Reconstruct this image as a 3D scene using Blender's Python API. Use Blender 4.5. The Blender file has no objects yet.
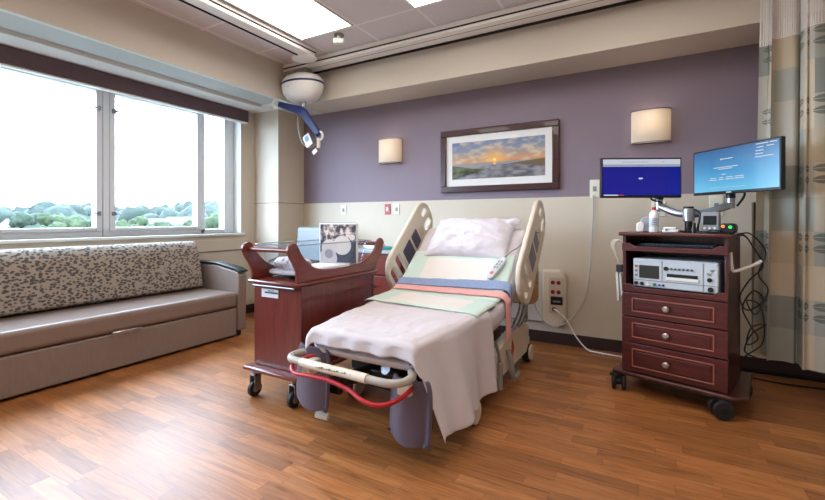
import bpy, bmesh, math, random
from mathutils import Vector, Matrix, noise
random.seed(7)
S = bpy.context.scene
COL = S.collection
PI = math.pi

# ------------------------------------------------------------------ camera
CAMH = 1.14
cam_d = bpy.data.cameras.new('camera'); cam = bpy.data.objects.new('camera', cam_d); COL.objects.link(cam)
cam.location = (0, 0, CAMH)
cam.rotation_euler = (PI/2, 0, math.atan(237.5/421))
cam_d.sensor_fit = 'HORIZONTAL'; cam_d.sensor_width = 36; cam_d.lens = 36*421/825
cam_d.shift_y = -30/825; cam_d.clip_start = .02; cam_d.clip_end = 1000
S.camera = cam
# ------------------------------------------------------------------ world, lights, exposure
S.view_settings.view_transform = 'Standard'; S.view_settings.look = 'None'
S.view_settings.exposure = 0.5; S.view_settings.gamma = 1.0; S.view_settings.use_curve_mapping = False
w = bpy.data.worlds.new('sky'); S.world = w; w.use_nodes = True
bg = w.node_tree.nodes['Background']
bg.inputs[0].default_value = (.60, .79, 1, 1); bg.inputs[1].default_value = 17
pl_ = bpy.data.lights.new('window_portal', 'AREA'); pl_.shape = 'RECTANGLE'; pl_.size = 4.8; pl_.size_y = 1.42; pl_.cycles.is_portal = True
po = bpy.data.objects.new('window_portal', pl_); COL.objects.link(po); po.location = (-4.56, 1.0, 1.69); po.rotation_euler = (PI/2, 0, -PI/2)
PANEL_POWER = 4.8
SCONCE_WATTS = .25

# ------------------------------------------------------------------ materials
def lin(c):
    return tuple(((v/255)/12.92 if v/255 <= .04045 else ((v/255+.055)/1.055)**2.4) for v in c)
MATS = {}
def mat(name, col, rough=.6, metal=0, var=0, scale=20, bump=0, bscale=200, coat=0, trans=0, emis=None, es=0, spec=.5, stretch=None, ior=1.45):
    if name in MATS: return MATS[name]
    m = bpy.data.materials.new(name); m.use_nodes = True; nt = m.node_tree; N = nt.nodes; L = nt.links
    b = N['Principled BSDF']; c = lin(col)
    b.inputs['Base Color'].default_value = (*c, 1); b.inputs['Roughness'].default_value = rough
    b.inputs['Metallic'].default_value = metal; b.inputs['Coat Weight'].default_value = coat
    b.inputs['Specular IOR Level'].default_value = spec; b.inputs['IOR'].default_value = ior
    b.inputs['Transmission Weight'].default_value = trans
    if emis: b.inputs['Emission Color'].default_value = (*lin(emis), 1); b.inputs['Emission Strength'].default_value = es
    tc = N.new('ShaderNodeTexCoord'); mp = N.new('ShaderNodeMapping'); L.new(tc.outputs['Object'], mp.inputs[0])
    if stretch: mp.inputs['Scale'].default_value = stretch
    if var:
        n = N.new('ShaderNodeTexNoise'); n.inputs['Scale'].default_value = scale; n.inputs['Detail'].default_value = 5
        L.new(mp.outputs[0], n.inputs['Vector'])
        r = N.new('ShaderNodeValToRGB'); L.new(n.outputs[0], r.inputs[0])
        r.color_ramp.elements[0].position = .3; r.color_ramp.elements[1].position = .7
        r.color_ramp.elements[0].color = (*[x*(1-var) for x in c], 1); r.color_ramp.elements[1].color = (*[min(1, x*(1+var)) for x in c], 1)
        L.new(r.outputs[0], b.inputs['Base Color'])
    if bump:
        n2 = N.new('ShaderNodeTexNoise'); n2.inputs['Scale'].default_value = bscale; n2.inputs['Detail'].default_value = 3
        L.new(mp.outputs[0], n2.inputs['Vector'])
        bp = N.new('ShaderNodeBump'); bp.inputs['Strength'].default_value = bump; bp.inputs['Distance'].default_value = .01
        L.new(n2.outputs[0], bp.inputs['Height']); L.new(bp.outputs[0], b.inputs['Normal'])
    MATS[name] = m; return m
def nodes(m): return m.node_tree.nodes, m.node_tree.links, m.node_tree.nodes['Principled BSDF']
def ramp(N, stops, interp='LINEAR'):
    r = N.new('ShaderNodeValToRGB'); cr = r.color_ramp; cr.interpolation = interp
    cr.elements[0].position = stops[0][0]; cr.elements[0].color = (*lin(stops[0][1]), 1)
    cr.elements[1].position = stops[-1][0]; cr.elements[1].color = (*lin(stops[-1][1]), 1)
    for p, c in stops[1:-1]:
        e = cr.elements.new(p); e.color = (*lin(c), 1)
    return r
def mixc(N, L, fac, a, b, mode='MIX'):
    m = N.new('ShaderNodeMix'); m.data_type = 'RGBA'; m.blend_type = mode
    for sock, v in ((m.inputs[0], fac), (m.inputs[6], a), (m.inputs[7], b)):
        if isinstance(v, (int, float)): sock.default_value = v
        elif isinstance(v, tuple): sock.default_value = (*lin(v), 1)
        else: L.new(v, sock)
    return m.outputs[2]
def math_(N, L, op, a, b=0.0, c=None):
    m = N.new('ShaderNodeMath'); m.operation = op
    for i, v in enumerate((a, b) if c is None else (a, b, c)):
        if isinstance(v, (int, float)): m.inputs[i].default_value = v
        else: L.new(v, m.inputs[i])
    return m.outputs[0]

beige_wall = mat('painted_beige_wall', (203, 191, 173), .55, var=.02, scale=3, bump=.05, bscale=300)
purple_wall = mat('painted_purple_wall', (133, 118, 130), .6, var=.02, scale=3, bump=.05, bscale=300)
soffit_paint = mat('soffit_paint', (212, 203, 190), .65, bump=.05, bscale=300)
white_trim = mat('white_trim', (226, 228, 224), .45)
panel_grey = mat('recess_panel_grey', (196, 202, 202), .5)
dark_base = mat('dark_baseboard', (52, 36, 36), .45)
groove_dark = mat('groove', (110, 104, 96), .7)
frame_blue = mat('window_frame_metal', (228, 234, 240), .35)
valance_m = mat('valance_vinyl', (98, 78, 84), .6, var=.06, scale=12)
rail_white = mat('hoist_rail_enamel', (244, 240, 236), .3, coat=.3)
black = mat('black_plastic', (24, 24, 27), .4)
gap_black = mat('black_slot', (14, 14, 16), .8)
chrome = mat('chrome', (200, 200, 205), .18, metal=1)
steel = mat('brushed_steel', (150, 152, 158), .35, metal=.9)
rubber = mat('rubber', (34, 35, 38), .6)
white_pl = mat('white_plastic', (232, 230, 226), .35)
cream_pl = mat('cream_plastic', (214, 203, 184), .38, coat=.2)
grey_pl = mat('grey_plastic', (140, 136, 130), .45)
ivory = mat('ivory_plate', (226, 224, 208), .4)
red_pl = mat('red_plastic', (170, 22, 36), .35)
darkred = mat('socket_red', (120, 22, 30), .4)
navy = mat('navy_plastic', (28, 36, 98), .4)
purple_pl = mat('purple_grey_shell', (88, 78, 94), .38, coat=.25)
sheet = mat('white_sheet', (208, 200, 204), .85, var=.02, scale=6, bump=.3, bscale=14)
pillow_m = mat('pillowcase', (212, 205, 212), .85, bump=.3, bscale=12)
blue_cloth = mat('blue_cloth', (138, 154, 188), .9, var=.08, scale=60)
pink_cloth = mat('pink_cloth', (228, 168, 164), .9, var=.05, scale=60)
vinyl = mat('taupe_vinyl', (134, 118, 110), .38, var=.05, scale=60, bump=.12, bscale=120, stretch=(1, 1, .25))
vinyl_seat = mat('taupe_seat_vinyl', (132, 114, 105), .33, var=.03, scale=30, bump=.06, bscale=150)
grey_vinyl = mat('grey_vinyl', (140, 146, 150), .4)
shelf_grey = mat('grey_laminate', (166, 170, 170), .35)
teal = mat('teal_plastic', (28, 130, 120), .4)
tan_wood = mat('tan_wood', (178, 140, 98), .5, var=.12, scale=8, stretch=(1, 1, 6))

def wood(name, dark, light, axis='z', rough=.3):
    m = mat(name, dark, rough, coat=.35); N, L, b = nodes(m)
    tc = N.new('ShaderNodeTexCoord'); mp = N.new('ShaderNodeMapping'); L.new(tc.outputs['Object'], mp.inputs[0])
    sc = {'x': (2.0, 22, 22), 'y': (22, 2.0, 22), 'z': (22, 22, 2.0)}[axis]; mp.inputs['Scale'].default_value = sc
    n = N.new('ShaderNodeTexNoise'); n.inputs['Scale'].default_value = 2.2; n.inputs['Detail'].default_value = 8; n.inputs['Roughness'].default_value = .6
    L.new(mp.outputs[0], n.inputs['Vector'])
    r = ramp(N, [(.3, dark), (.55, tuple((a+b_)/2 for a, b_ in zip(dark, light))), (.75, light)]); L.new(n.outputs[0], r.inputs[0])
    L.new(r.outputs[0], b.inputs['Base Color']); return m
cherry = wood('cherry_wood', (84, 32, 28), (120, 50, 40), 'z')
cherry_x = wood('cherry_wood_long_grain', (92, 36, 30), (134, 58, 44), 'y')
cart_wood = wood('mahogany_wood', (66, 26, 28), (98, 42, 42), 'x')
cart_side = wood('mahogany_side', (58, 24, 24), (82, 38, 34), 'z')
frame_wood = wood('dark_frame_wood', (56, 26, 28), (74, 38, 38), 'x')

def floor_mat():
    m = mat('plank_floor', (150, 90, 45), .3); N, L, b = nodes(m)
    tc = N.new('ShaderNodeTexCoord')
    sx = N.new('ShaderNodeSeparateXYZ'); L.new(tc.outputs['Object'], sx.inputs[0])
    row = math_(N, L, 'FLOOR', math_(N, L, 'DIVIDE', sx.outputs['Y'], .0762))
    wn = N.new('ShaderNodeTexWhiteNoise'); wn.noise_dimensions = '1D'; L.new(row, wn.inputs['W'])
    xx = math_(N, L, 'ADD', math_(N, L, 'DIVIDE', sx.outputs['X'], .46), math_(N, L, 'MULTIPLY', wn.outputs['Value'], 7.3))
    coln = math_(N, L, 'FLOOR', xx)
    cmb = N.new('ShaderNodeCombineXYZ'); L.new(row, cmb.inputs[0]); L.new(coln, cmb.inputs[1])
    w2 = N.new('ShaderNodeTexWhiteNoise'); w2.noise_dimensions = '2D'; L.new(cmb.outputs[0], w2.inputs['Vector'])
    # grain
    mp = N.new('ShaderNodeMapping'); mp.inputs['Scale'].default_value = (1.6, 16, 1); L.new(tc.outputs['Object'], mp.inputs[0])
    off = N.new('ShaderNodeVectorMath'); off.operation = 'MULTIPLY_ADD'
    L.new(w2.outputs['Color'], off.inputs[0]); off.inputs[1].default_value = (30, 30, 30); L.new(mp.outputs[0], off.inputs[2])
    n = N.new('ShaderNodeTexNoise'); n.inputs['Scale'].default_value = 2.0; n.inputs['Detail'].default_value = 7; n.inputs['Distortion'].default_value = 1.2
    L.new(off.outputs[0], n.inputs['Vector'])
    g = ramp(N, [(.30, (142, 88, 46)), (.48, (170, 110, 62)), (.72, (188, 130, 80))]); L.new(n.outputs[0], g.inputs[0])
    tone = ramp(N, [(0, (205, 200, 196)), (1, (255, 250, 244))]); L.new(w2.outputs['Value'], tone.inputs[0])
    c = mixc(N, L, 1.0, g.outputs[0], tone.outputs[0], 'MULTIPLY')
    # seams
    fy = math_(N, L, 'FRACT', math_(N, L, 'DIVIDE', sx.outputs['Y'], .0762)); fx = math_(N, L, 'FRACT', xx)
    s1 = math_(N, L, 'LESS_THAN', fy, .035); s2 = math_(N, L, 'LESS_THAN', fx, .006)
    sm = math_(N, L, 'MAXIMUM', s1, s2)
    c2 = mixc(N, L, math_(N, L, 'MULTIPLY', sm, .4), c, (84, 46, 24))
    L.new(c2, b.inputs['Base Color'])
    rr = N.new('ShaderNodeMapRange'); rr.inputs[3].default_value = .36; rr.inputs[4].default_value = .46; L.new(n.outputs[0], rr.inputs[0]); L.new(rr.outputs[0], b.inputs['Roughness'])
    bp = N.new('ShaderNodeBump'); bp.inputs['Strength'].default_value = .12; bp.inputs['Distance'].default_value = .004
    L.new(n.outputs[0], bp.inputs['Height']); L.new(bp.outputs[0], b.inputs['Normal'])
    b.inputs['Coat Weight'].default_value = .12; b.inputs['Coat Roughness'].default_value = .3
    b.inputs['Specular IOR Level'].default_value = .5
    return m
def tile_mat():
    m = mat('ceiling_tile', (186, 182, 184), .9); N, L, b = nodes(m)
    tc = N.new('ShaderNodeTexCoord'); sx = N.new('ShaderNodeSeparateXYZ'); L.new(tc.outputs['Object'], sx.inputs[0])
    fx = math_(N, L, 'FRACT', math_(N, L, 'DIVIDE', math_(N, L, 'SUBTRACT', sx.outputs['X'], -2.254-.012), .61))
    fy = math_(N, L, 'FRACT', math_(N, L, 'DIVIDE', math_(N, L, 'SUBTRACT', sx.outputs['Y'], 2.977-.012), .61))
    k = math_(N, L, 'MAXIMUM', math_(N, L, 'LESS_THAN', fx, .04), math_(N, L, 'LESS_THAN', fy, .04))
    n = N.new('ShaderNodeTexNoise'); n.inputs['Scale'].default_value = 160; L.new(tc.outputs['Object'], n.inputs['Vector'])
    r = ramp(N, [(.35, (212, 206, 208)), (.6, (230, 226, 229))]); L.new(n.outputs[0], r.inputs[0])
    c = mixc(N, L, k, r.outputs[0], (244, 240, 240)); L.new(c, b.inputs['Base Color'])
    bp = N.new('ShaderNodeBump'); bp.inputs['Strength'].default_value = .3; bp.inputs['Distance'].default_value = .004
    L.new(math_(N, L, 'ADD', math_(N, L, 'MULTIPLY', k, -1.0), math_(N, L, 'MULTIPLY', n.outputs[0], .4)), bp.inputs['Height']); L.new(bp.outputs[0], b.inputs['Normal'])
    return m
def leopard_mat():
    m = mat('mottled_upholstery', (150, 140, 130), .7); N, L, b = nodes(m)
    tc = N.new('ShaderNodeTexCoord'); mp = N.new('ShaderNodeMapping'); mp.inputs['Rotation'].default_value = (.6, .2, 0); mp.inputs['Scale'].default_value = (1, 1, 1.5); L.new(tc.outputs['Object'], mp.inputs[0])
    v = N.new('ShaderNodeTexVoronoi'); v.inputs['Scale'].default_value = 36; v.inputs['Randomness'].default_value = .9; L.new(mp.outputs[0], v.inputs['Vector'])
    n = N.new('ShaderNodeTexNoise'); n.inputs['Scale'].default_value = 40; L.new(tc.outputs['Object'], n.inputs['Vector'])
    d = math_(N, L, 'ADD', v.outputs['Distance'], math_(N, L, 'MULTIPLY', math_(N, L, 'SUBTRACT', n.outputs[0], .5), .55))
    r = ramp(N, [(.0, (78, 74, 76)), (.42, (84, 78, 78)), (.50, (158, 146, 134)), (1, (164, 152, 138))]); L.new(d, r.inputs[0])
    L.new(r.outputs[0], b.inputs['Base Color']); return m
def curtain_mat():
    m = mat('printed_curtain', (160, 155, 140), .8); N, L, b = nodes(m)
    uv = N.new('ShaderNodeUVMap'); sx = N.new('ShaderNodeSeparateXYZ'); L.new(uv.outputs[0], sx.inputs[0])
    u, v = sx.outputs['X'], sx.outputs['Y']           # metres along the cloth
    cu = math_(N, L, 'FLOOR', math_(N, L, 'DIVIDE', u, .13)); cv = math_(N, L, 'FLOOR', math_(N, L, 'DIVIDE', v, .21))
    cm = N.new('ShaderNodeCombineXYZ'); L.new(cu, cm.inputs[0]); L.new(cv, cm.inputs[1])
    wn = N.new('ShaderNodeTexWhiteNoise'); wn.noise_dimensions = '2D'; L.new(cm.outputs[0], wn.inputs['Vector'])
    r = ramp(N, [(0, (184, 172, 150)), (.3, (178, 174, 164)), (.5, (156, 158, 150)), (.7, (196, 184, 162)), (.88, (138, 142, 136))], 'CONSTANT'); L.new(wn.outputs['Value'], r.inputs[0])
    # leaf motif: pairs of lens shapes in rows
    fu = math_(N, L, 'SUBTRACT', math_(N, L, 'FRACT', math_(N, L, 'DIVIDE', u, .105)), .5)
    fv = math_(N, L, 'SUBTRACT', math_(N, L, 'FRACT', math_(N, L, 'DIVIDE', v, .07)), .5)
    lens = math_(N, L, 'ADD', math_(N, L, 'MULTIPLY', math_(N, L, 'ABSOLUTE', fv), 2.6), math_(N, L, 'MULTIPLY', math_(N, L, 'POWER', math_(N, L, 'ABSOLUTE', fu), 2.0), 5.2))
    inside = math_(N, L, 'LESS_THAN', lens, .92); vein = math_(N, L, 'GREATER_THAN', math_(N, L, 'ABSOLUTE', fv), .03)
    big = math_(N, L, 'FRACT', math_(N, L, 'DIVIDE', v, .42)); rowm = math_(N, L, 'LESS_THAN', math_(N, L, 'ABSOLUTE', math_(N, L, 'SUBTRACT', big, .33)), .166)
    cw = N.new('ShaderNodeTexWhiteNoise'); cw.noise_dimensions = '1D'; L.new(math_(N, L, 'FLOOR', math_(N, L, 'DIVIDE', u, .21)), cw.inputs['W'])
    colm = math_(N, L, 'GREATER_THAN', cw.outputs['Value'], .35)
    k = math_(N, L, 'MULTIPLY', math_(N, L, 'MULTIPLY', inside, vein), math_(N, L, 'MULTIPLY', rowm, colm))
    c = mixc(N, L, math_(N, L, 'MULTIPLY', k, .8), r.outputs[0], (92, 98, 94)); L.new(c, b.inputs['Base Color'])
    return m
def mesh_net_mat():
    m = mat('curtain_netting', (232, 228, 224), .8); N, L, b = nodes(m)
    uv = N.new('ShaderNodeUVMap'); sx = N.new('ShaderNodeSeparateXYZ'); L.new(uv.outputs[0], sx.inputs[0])
    a = math_(N, L, 'FRACT', math_(N, L, 'DIVIDE', sx.outputs['X'], .010)); c = math_(N, L, 'FRACT', math_(N, L, 'DIVIDE', sx.outputs['Y'], .010))
    h = math_(N, L, 'MULTIPLY', math_(N, L, 'GREATER_THAN', a, .45), math_(N, L, 'GREATER_THAN', c, .45))
    L.new(math_(N, L, 'SUBTRACT', 1.0, h), b.inputs['Alpha']); return m
def art_mat():
    # sunset over the dunes, generated coords on a flat print: X across, Z up
    m = mat('sunset_print', (150, 140, 130), .25); N, L, b = nodes(m)
    tc = N.new('ShaderNodeTexCoord'); sx = N.new('ShaderNodeSeparateXYZ'); L.new(tc.outputs['Generated'], sx.inputs[0])
    x, z = sx.outputs['X'], sx.outputs['Z']
    sky = ramp(N, [(.40, (190, 128, 92)), (.48, (204, 150, 112)), (.62, (166, 146, 136)), (.80, (128, 138, 160)), (1, (108, 126, 164))]); L.new(z, sky.inputs[0])
    mp = N.new('ShaderNodeMapping'); mp.inputs['Scale'].default_value = (5, 1, 4.5); mp.inputs['Rotation'].default_value = (0, .5, 0); L.new(tc.outputs['Generated'], mp.inputs[0])
    n = N.new('ShaderNodeTexNoise'); n.inputs['Scale'].default_value = 1.6; n.inputs['Detail'].default_value = 7; L.new(mp.outputs[0], n.inputs['Vector'])
    cl = ramp(N, [(.46, (0, 0, 0)), (.66, (255, 255, 255))]); L.new(n.outputs[0], cl.inputs[0])
    c = mixc(N, L, math_(N, L, 'MULTIPLY', cl.outputs[0], .8), sky.outputs[0], (208, 192, 160))
    dx = math_(N, L, 'MULTIPLY', math_(N, L, 'SUBTRACT', x, .485), 2.6); dz = math_(N, L, 'SUBTRACT', z, .48)
    d = math_(N, L, 'SQRT', math_(N, L, 'ADD', math_(N, L, 'MULTIPLY', dx, dx), math_(N, L, 'MULTIPLY', dz, dz)))
    glow = N.new('ShaderNodeMapRange'); glow.inputs[1].default_value = .03; glow.inputs[2].default_value = .45; glow.inputs[3].default_value = 1; glow.inputs[4].default_value = 0; L.new(d, glow.inputs[0])
    c = mixc(N, L, math_(N, L, 'MULTIPLY', glow.outputs[0], .65), c, (255, 190, 90))
    c = mixc(N, L, math_(N, L, 'LESS_THAN', d, .035), c, (255, 232, 130))
    sea = mixc(N, L, math_(N, L, 'LESS_THAN', math_(N, L, 'ABSOLUTE', dx), .04), (150, 146, 150), (250, 178, 96))
    c = mixc(N, L, math_(N, L, 'LESS_THAN', z, .42), c, sea)
    n2 = N.new('ShaderNodeTexNoise'); n2.inputs['Scale'].default_value = 9; n2.inputs['Detail'].default_value = 8; L.new(tc.outputs['Generated'], n2.inputs['Vector'])
    sand = ramp(N, [(.35, (84, 86, 92)), (.65, (150, 148, 152))]); L.new(n2.outputs[0], sand.inputs[0])
    edge = math_(N, L, 'ADD', .28, math_(N, L, 'MULTIPLY', math_(N, L, 'SINE', math_(N, L, 'MULTIPLY_ADD', x, 4.6, -.9)), .07))
    c = mixc(N, L, math_(N, L, 'LESS_THAN', z, edge), c, sand.outputs[0])
    gr = ramp(N, [(.4, (52, 60, 36)), (.6, (104, 108, 70))]); L.new(n2.outputs[0], gr.inputs[0])
    e2 = math_(N, L, 'SUBTRACT', .36, math_(N, L, 'MULTIPLY', x, .42))
    lower = math_(N, L, 'MULTIPLY', math_(N, L, 'LESS_THAN', z, math_(N, L, 'ADD', e2, .02)), math_(N, L, 'GREATER_THAN', z, math_(N, L, 'MULTIPLY', x, .55)))
    c = mixc(N, L, lower, c, gr.outputs[0])
    e3 = math_(N, L, 'MULTIPLY_ADD', x, .24, .20)
    right = math_(N, L, 'MULTIPLY', math_(N, L, 'MULTIPLY', math_(N, L, 'LESS_THAN', z, e3), math_(N, L, 'GREATER_THAN', z, edge)), math_(N, L, 'GREATER_THAN', x, .6))
    c = mixc(N, L, right, c, (112, 96, 78))
    L.new(c, b.inputs['Base Color']); return m
def linen_mat():
    m = mat('linen_shade', (232, 224, 212), .8, bump=.2, bscale=120, stretch=(.3, .3, 6)); N, L, b = nodes(m)
    b.inputs['Subsurface Weight'].default_value = 0
    t = N.new('ShaderNodeBsdfTranslucent'); t.inputs[0].default_value = (*lin((240, 232, 220)), 1)
    mx = N.new('ShaderNodeMixShader'); mx.inputs[0].default_value = .45
    out = N['Material Output']; L.new(b.outputs[0], mx.inputs[1]); L.new(t.outputs[0], mx.inputs[2]); L.new(mx.outputs[0], out.inputs[0]); return m
def glass_mat(name, tint=(255, 255, 255), refl=.08):
    m = bpy.data.materials.new(name); m.use_nodes = True; N = m.node_tree.nodes; L = m.node_tree.links; N.remove(N['Principled BSDF'])
    t = N.new('ShaderNodeBsdfTransparent'); t.inputs[0].default_value = (*lin(tint), 1)
    g = N.new('ShaderNodeBsdfGlossy'); g.inputs['Roughness'].default_value = .03
    f = N.new('ShaderNodeLayerWeight'); f.inputs[0].default_value = .35
    pw = math_(N, L, 'MULTIPLY_ADD', math_(N, L, 'POWER', f.outputs['Facing'], 4.0), refl*5, refl*.4)
    mx = N.new('ShaderNodeMixShader'); L.new(pw, mx.inputs[0]); L.new(t.outputs[0], mx.inputs[1]); L.new(g.outputs[0], mx.inputs[2])
    L.new(mx.outputs[0], N['Material Output'].inputs[0]); return m
def screen_mat(name, stops, strength):
    m = mat(name, (5, 5, 8), .2); N, L, b = nodes(m)
    tc = N.new('ShaderNodeTexCoord'); sx = N.new('ShaderNodeSeparateXYZ'); L.new(tc.outputs['Generated'], sx.inputs[0])
    r = ramp(N, stops); L.new(sx.outputs['Z'], r.inputs[0]); L.new(r.outputs[0], b.inputs['Emission Color']); b.inputs['Emission Strength'].default_value = strength
    return m
FLOOR = floor_mat(); TILE = tile_mat(); LEO = leopard_mat(); CURT = curtain_mat(); NET = mesh_net_mat(); ART = art_mat(); LINEN = linen_mat()
GLASS = glass_mat('window_glass'); ACRYL = glass_mat('clear_acrylic', (247, 250, 252), refl=.05)
light_m = mat('light_diffuser', (250, 250, 250), .5, emis=(255, 248, 240), es=PANEL_POWER)
bulb_m = mat('glowing_bulb', (255, 220, 180), .5, emis=(255, 236, 216), es=6)
def floral_mat(name, base, spot, sc, pos=.42):
    m = mat(name, base, .85); N, L, b = nodes(m)
    tc = N.new('ShaderNodeTexCoord'); n = N.new('ShaderNodeTexNoise'); n.inputs['Scale'].default_value = sc; n.inputs['Detail'].default_value = 2; L.new(tc.outputs['Object'], n.inputs['Vector'])
    r = ramp(N, [(pos-.03, spot), (pos+.03, base)]); L.new(n.outputs[0], r.inputs[0]); L.new(r.outputs[0], b.inputs['Base Color']); return m
floral = floral_mat('printed_baby_blanket', (232, 224, 228), (150, 140, 154), 34, .43)
def pad_mat():
    m = mat('quilted_underpad', (222, 226, 218), .85, bump=.2, bscale=60); N, L, b = nodes(m)
    uv = N.new('ShaderNodeUVMap'); sx = N.new('ShaderNodeSeparateXYZ'); L.new(uv.outputs[0], sx.inputs[0])
    du = math_(N, L, 'ABSOLUTE', math_(N, L, 'SUBTRACT', sx.outputs['X'], .5)); dv = math_(N, L, 'ABSOLUTE', math_(N, L, 'SUBTRACT', sx.outputs['Y'], .5))
    k = math_(N, L, 'MAXIMUM', math_(N, L, 'GREATER_THAN', du, .39), math_(N, L, 'GREATER_THAN', dv, .33))
    L.new(mixc(N, L, k, (226, 220, 214), (200, 218, 208)), b.inputs['Base Color']); return m
PADM = pad_mat()

# ------------------------------------------------------------------ object helpers
def obj_from_mesh(name, me, parent=None):
    o = bpy.data.objects.new(name, me); COL.objects.link(o)
    if parent: o.parent = parent
    return o
class MB:
    def __init__(s, shift=None): s.bm = bmesh.new(); s.shift = shift
    def _xf(s, vs, M):
        if M is not None: bmesh.ops.transform(s.bm, matrix=M, verts=vs)
    def box(s, x0, x1, y0, y1, z0, z1, M=None):
        r = bmesh.ops.create_cube(s.bm, size=1)['verts']
        bmesh.ops.transform(s.bm, verts=r, matrix=Matrix.Translation(((x0+x1)/2, (y0+y1)/2, (z0+z1)/2)) @ Matrix.Diagonal((abs(x1-x0), abs(y1-y0), abs(z1-z0), 1)))
        s._xf(r, M); return s
    def cyl(s, p0, p1, r, r2=None, seg=20):
        p0, p1 = Vector(p0), Vector(p1); d = p1-p0
        q = d.to_track_quat('Z', 'Y').to_matrix().to_4x4()
        v = bmesh.ops.create_cone(s.bm, cap_ends=True, segments=seg, radius1=r, radius2=r if r2 is None else r2, depth=d.length)['verts']
        bmesh.ops.transform(s.bm, verts=v, matrix=Matrix.Translation((p0+p1)/2) @ q); return s
    def sph(s, c, r, sc=(1, 1, 1), seg=20, M=None):
        v = bmesh.ops.create_uvsphere(s.bm, u_segments=seg, v_segments=seg//2+2, radius=r)['verts']
        bmesh.ops.transform(s.bm, verts=v, matrix=Matrix.Translation(c) @ Matrix.Diagonal((*sc, 1))); s._xf(v, M); return s
    def lathe(s, prof, c=(0, 0, 0), seg=28, M=None):
        rings = []
        for r, z in prof:
            rings.append([s.bm.verts.new((c[0]+r*math.cos(2*PI*i/seg), c[1]+r*math.sin(2*PI*i/seg), c[2]+z)) for i in range(seg)])
        for a, b in zip(rings, rings[1:]):
            for i in range(seg): s.bm.faces.new((a[i], a[(i+1) % seg], b[(i+1) % seg], b[i]))
        s.bm.faces.new(rings[0][::-1]); s.bm.faces.new(rings[-1])
        s._xf([v for rg in rings for v in rg], M); return s
    def tube(s, pts, r, seg=10, smooth=6, closed=False):
        P = catmull(pts, smooth, closed) if smooth > 1 else [Vector(p) for p in pts]
        n = len(P); rings = []; up = Vector((0, 0, 1)); prev = None
        for i, p in enumerate(P):
            t = (P[(i+1) % n]-P[i-1]) if closed else (P[min(i+1, n-1)]-P[max(i-1, 0)])
            t = t.normalized() if t.length > 1e-9 else Vector((1, 0, 0))
            if prev is None: a = t.orthogonal().normalized()
            else:
                a = prev - t*prev.dot(t); a = a.normalized() if a.length > 1e-6 else t.orthogonal().normalized()
            prev = a; b = t.cross(a)
            rr = r(i/(n-1)) if callable(r) else r
            rings.append([s.bm.verts.new(p + a*rr*math.cos(2*PI*k/seg) + b*rr*math.sin(2*PI*k/seg)) for k in range(seg)])
        prs = list(zip(rings, rings[1:])) + ([(rings[-1], rings[0])] if closed else [])
        for A, B in prs:
            for k in range(seg): s.bm.faces.new((A[k], A[(k+1) % seg], B[(k+1) % seg], B[k]))
        if not closed: s.bm.faces.new(rings[0][::-1]); s.bm.faces.new(rings[-1])
        return s
    def prism(s, pts, a0, a1, axis='x'):
        def mk(p, a):
            return {'x': (a, p[0], p[1]), 'y': (p[0], a, p[1]), 'z': (p[0], p[1], a)}[axis]
        A = [s.bm.verts.new(mk(p, a0)) for p in pts]; B = [s.bm.verts.new(mk(p, a1)) for p in pts]; n = len(pts)
        for i in range(n): s.bm.faces.new((A[i], A[(i+1) % n], B[(i+1) % n], B[i]))
        s.bm.faces.new(A[::-1]); s.bm.faces.new(B); return s
    def build(s, name, m, parent=None, bevel=0, smooth=True, seg=2, world=None):
        bm = s.bm
        if s.shift is not None: bmesh.ops.translate(bm, vec=-Vector(s.shift), verts=bm.verts)
        bmesh.ops.recalc_face_normals(bm, faces=bm.faces)
        me = bpy.data.meshes.new(name); bm.to_mesh(me); bm.free()
        me.materials.append(m)
        o = obj_from_mesh(name, me, parent)
        if smooth:
            for p in me.polygons: p.use_smooth = True
            me.set_sharp_from_angle(angle=math.radians(38))
        if bevel:
            b = o.modifiers.new('b', 'BEVEL'); b.width = bevel; b.segments = seg; b.limit_method = 'ANGLE'; b.angle_limit = math.radians(40); b.harden_normals = False
        return o
def catmull(pts, k, closed=False):
    P = [Vector(p) for p in pts]; n = len(P); out = []
    rng = range(n) if closed else range(n-1)
    for i in rng:
        if closed: a, b, c, d = P[i-1], P[i], P[(i+1) % n], P[(i+2) % n]
        else: a, b, c, d = P[max(i-1, 0)], P[i], P[i+1], P[min(i+2, n-1)]
        for j in range(k):
            t = j/k
            out.append(.5*((2*b)+(-a+c)*t+(2*a-5*b+4*c-d)*t*t+(-a+3*b-3*c+d)*t**3))
    if not closed: out.append(P[-1].copy())
    return out
def thing(name, label, cat, loc=(0, 0, 0), rz=0, group=None):
    o = bpy.data.objects.new(name, None); COL.objects.link(o); o.empty_display_size = .1
    o.location = loc; o.rotation_euler = (0, 0, rz); o['label'] = label; o['category'] = cat
    if group: o['group'] = group
    return o
def tag(o, label, cat, group=None):
    o['label'] = label; o['category'] = cat
    if group: o['group'] = group
    return o
def struct(name, mb, m, bevel=0, parent=None):
    o = mb.build(name, m, parent, bevel=bevel); o['kind'] = 'structure'; return o
def dup(root, loc, rz=None, label=None, group=None):
    r = root.copy(); COL.objects.link(r); r.location = loc
    if rz is not None: r.rotation_euler = (0, 0, rz)
    if label: r['label'] = label
    if group: r['group'] = group
    for ch in list(root.children):
        c = ch.copy(); COL.objects.link(c); c.parent = r
        for g in ch.children:
            d = g.copy(); COL.objects.link(d); d.parent = c
    return r
def dup_part(p, parent, M):
    """copy a part with its sub-parts, placed by matrix M in its parent's space"""
    c = p.copy(); COL.objects.link(c); c.parent = parent; c.matrix_basis = M
    for g in p.children:
        d = g.copy(); COL.objects.link(d); d.parent = c
    return c
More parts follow.
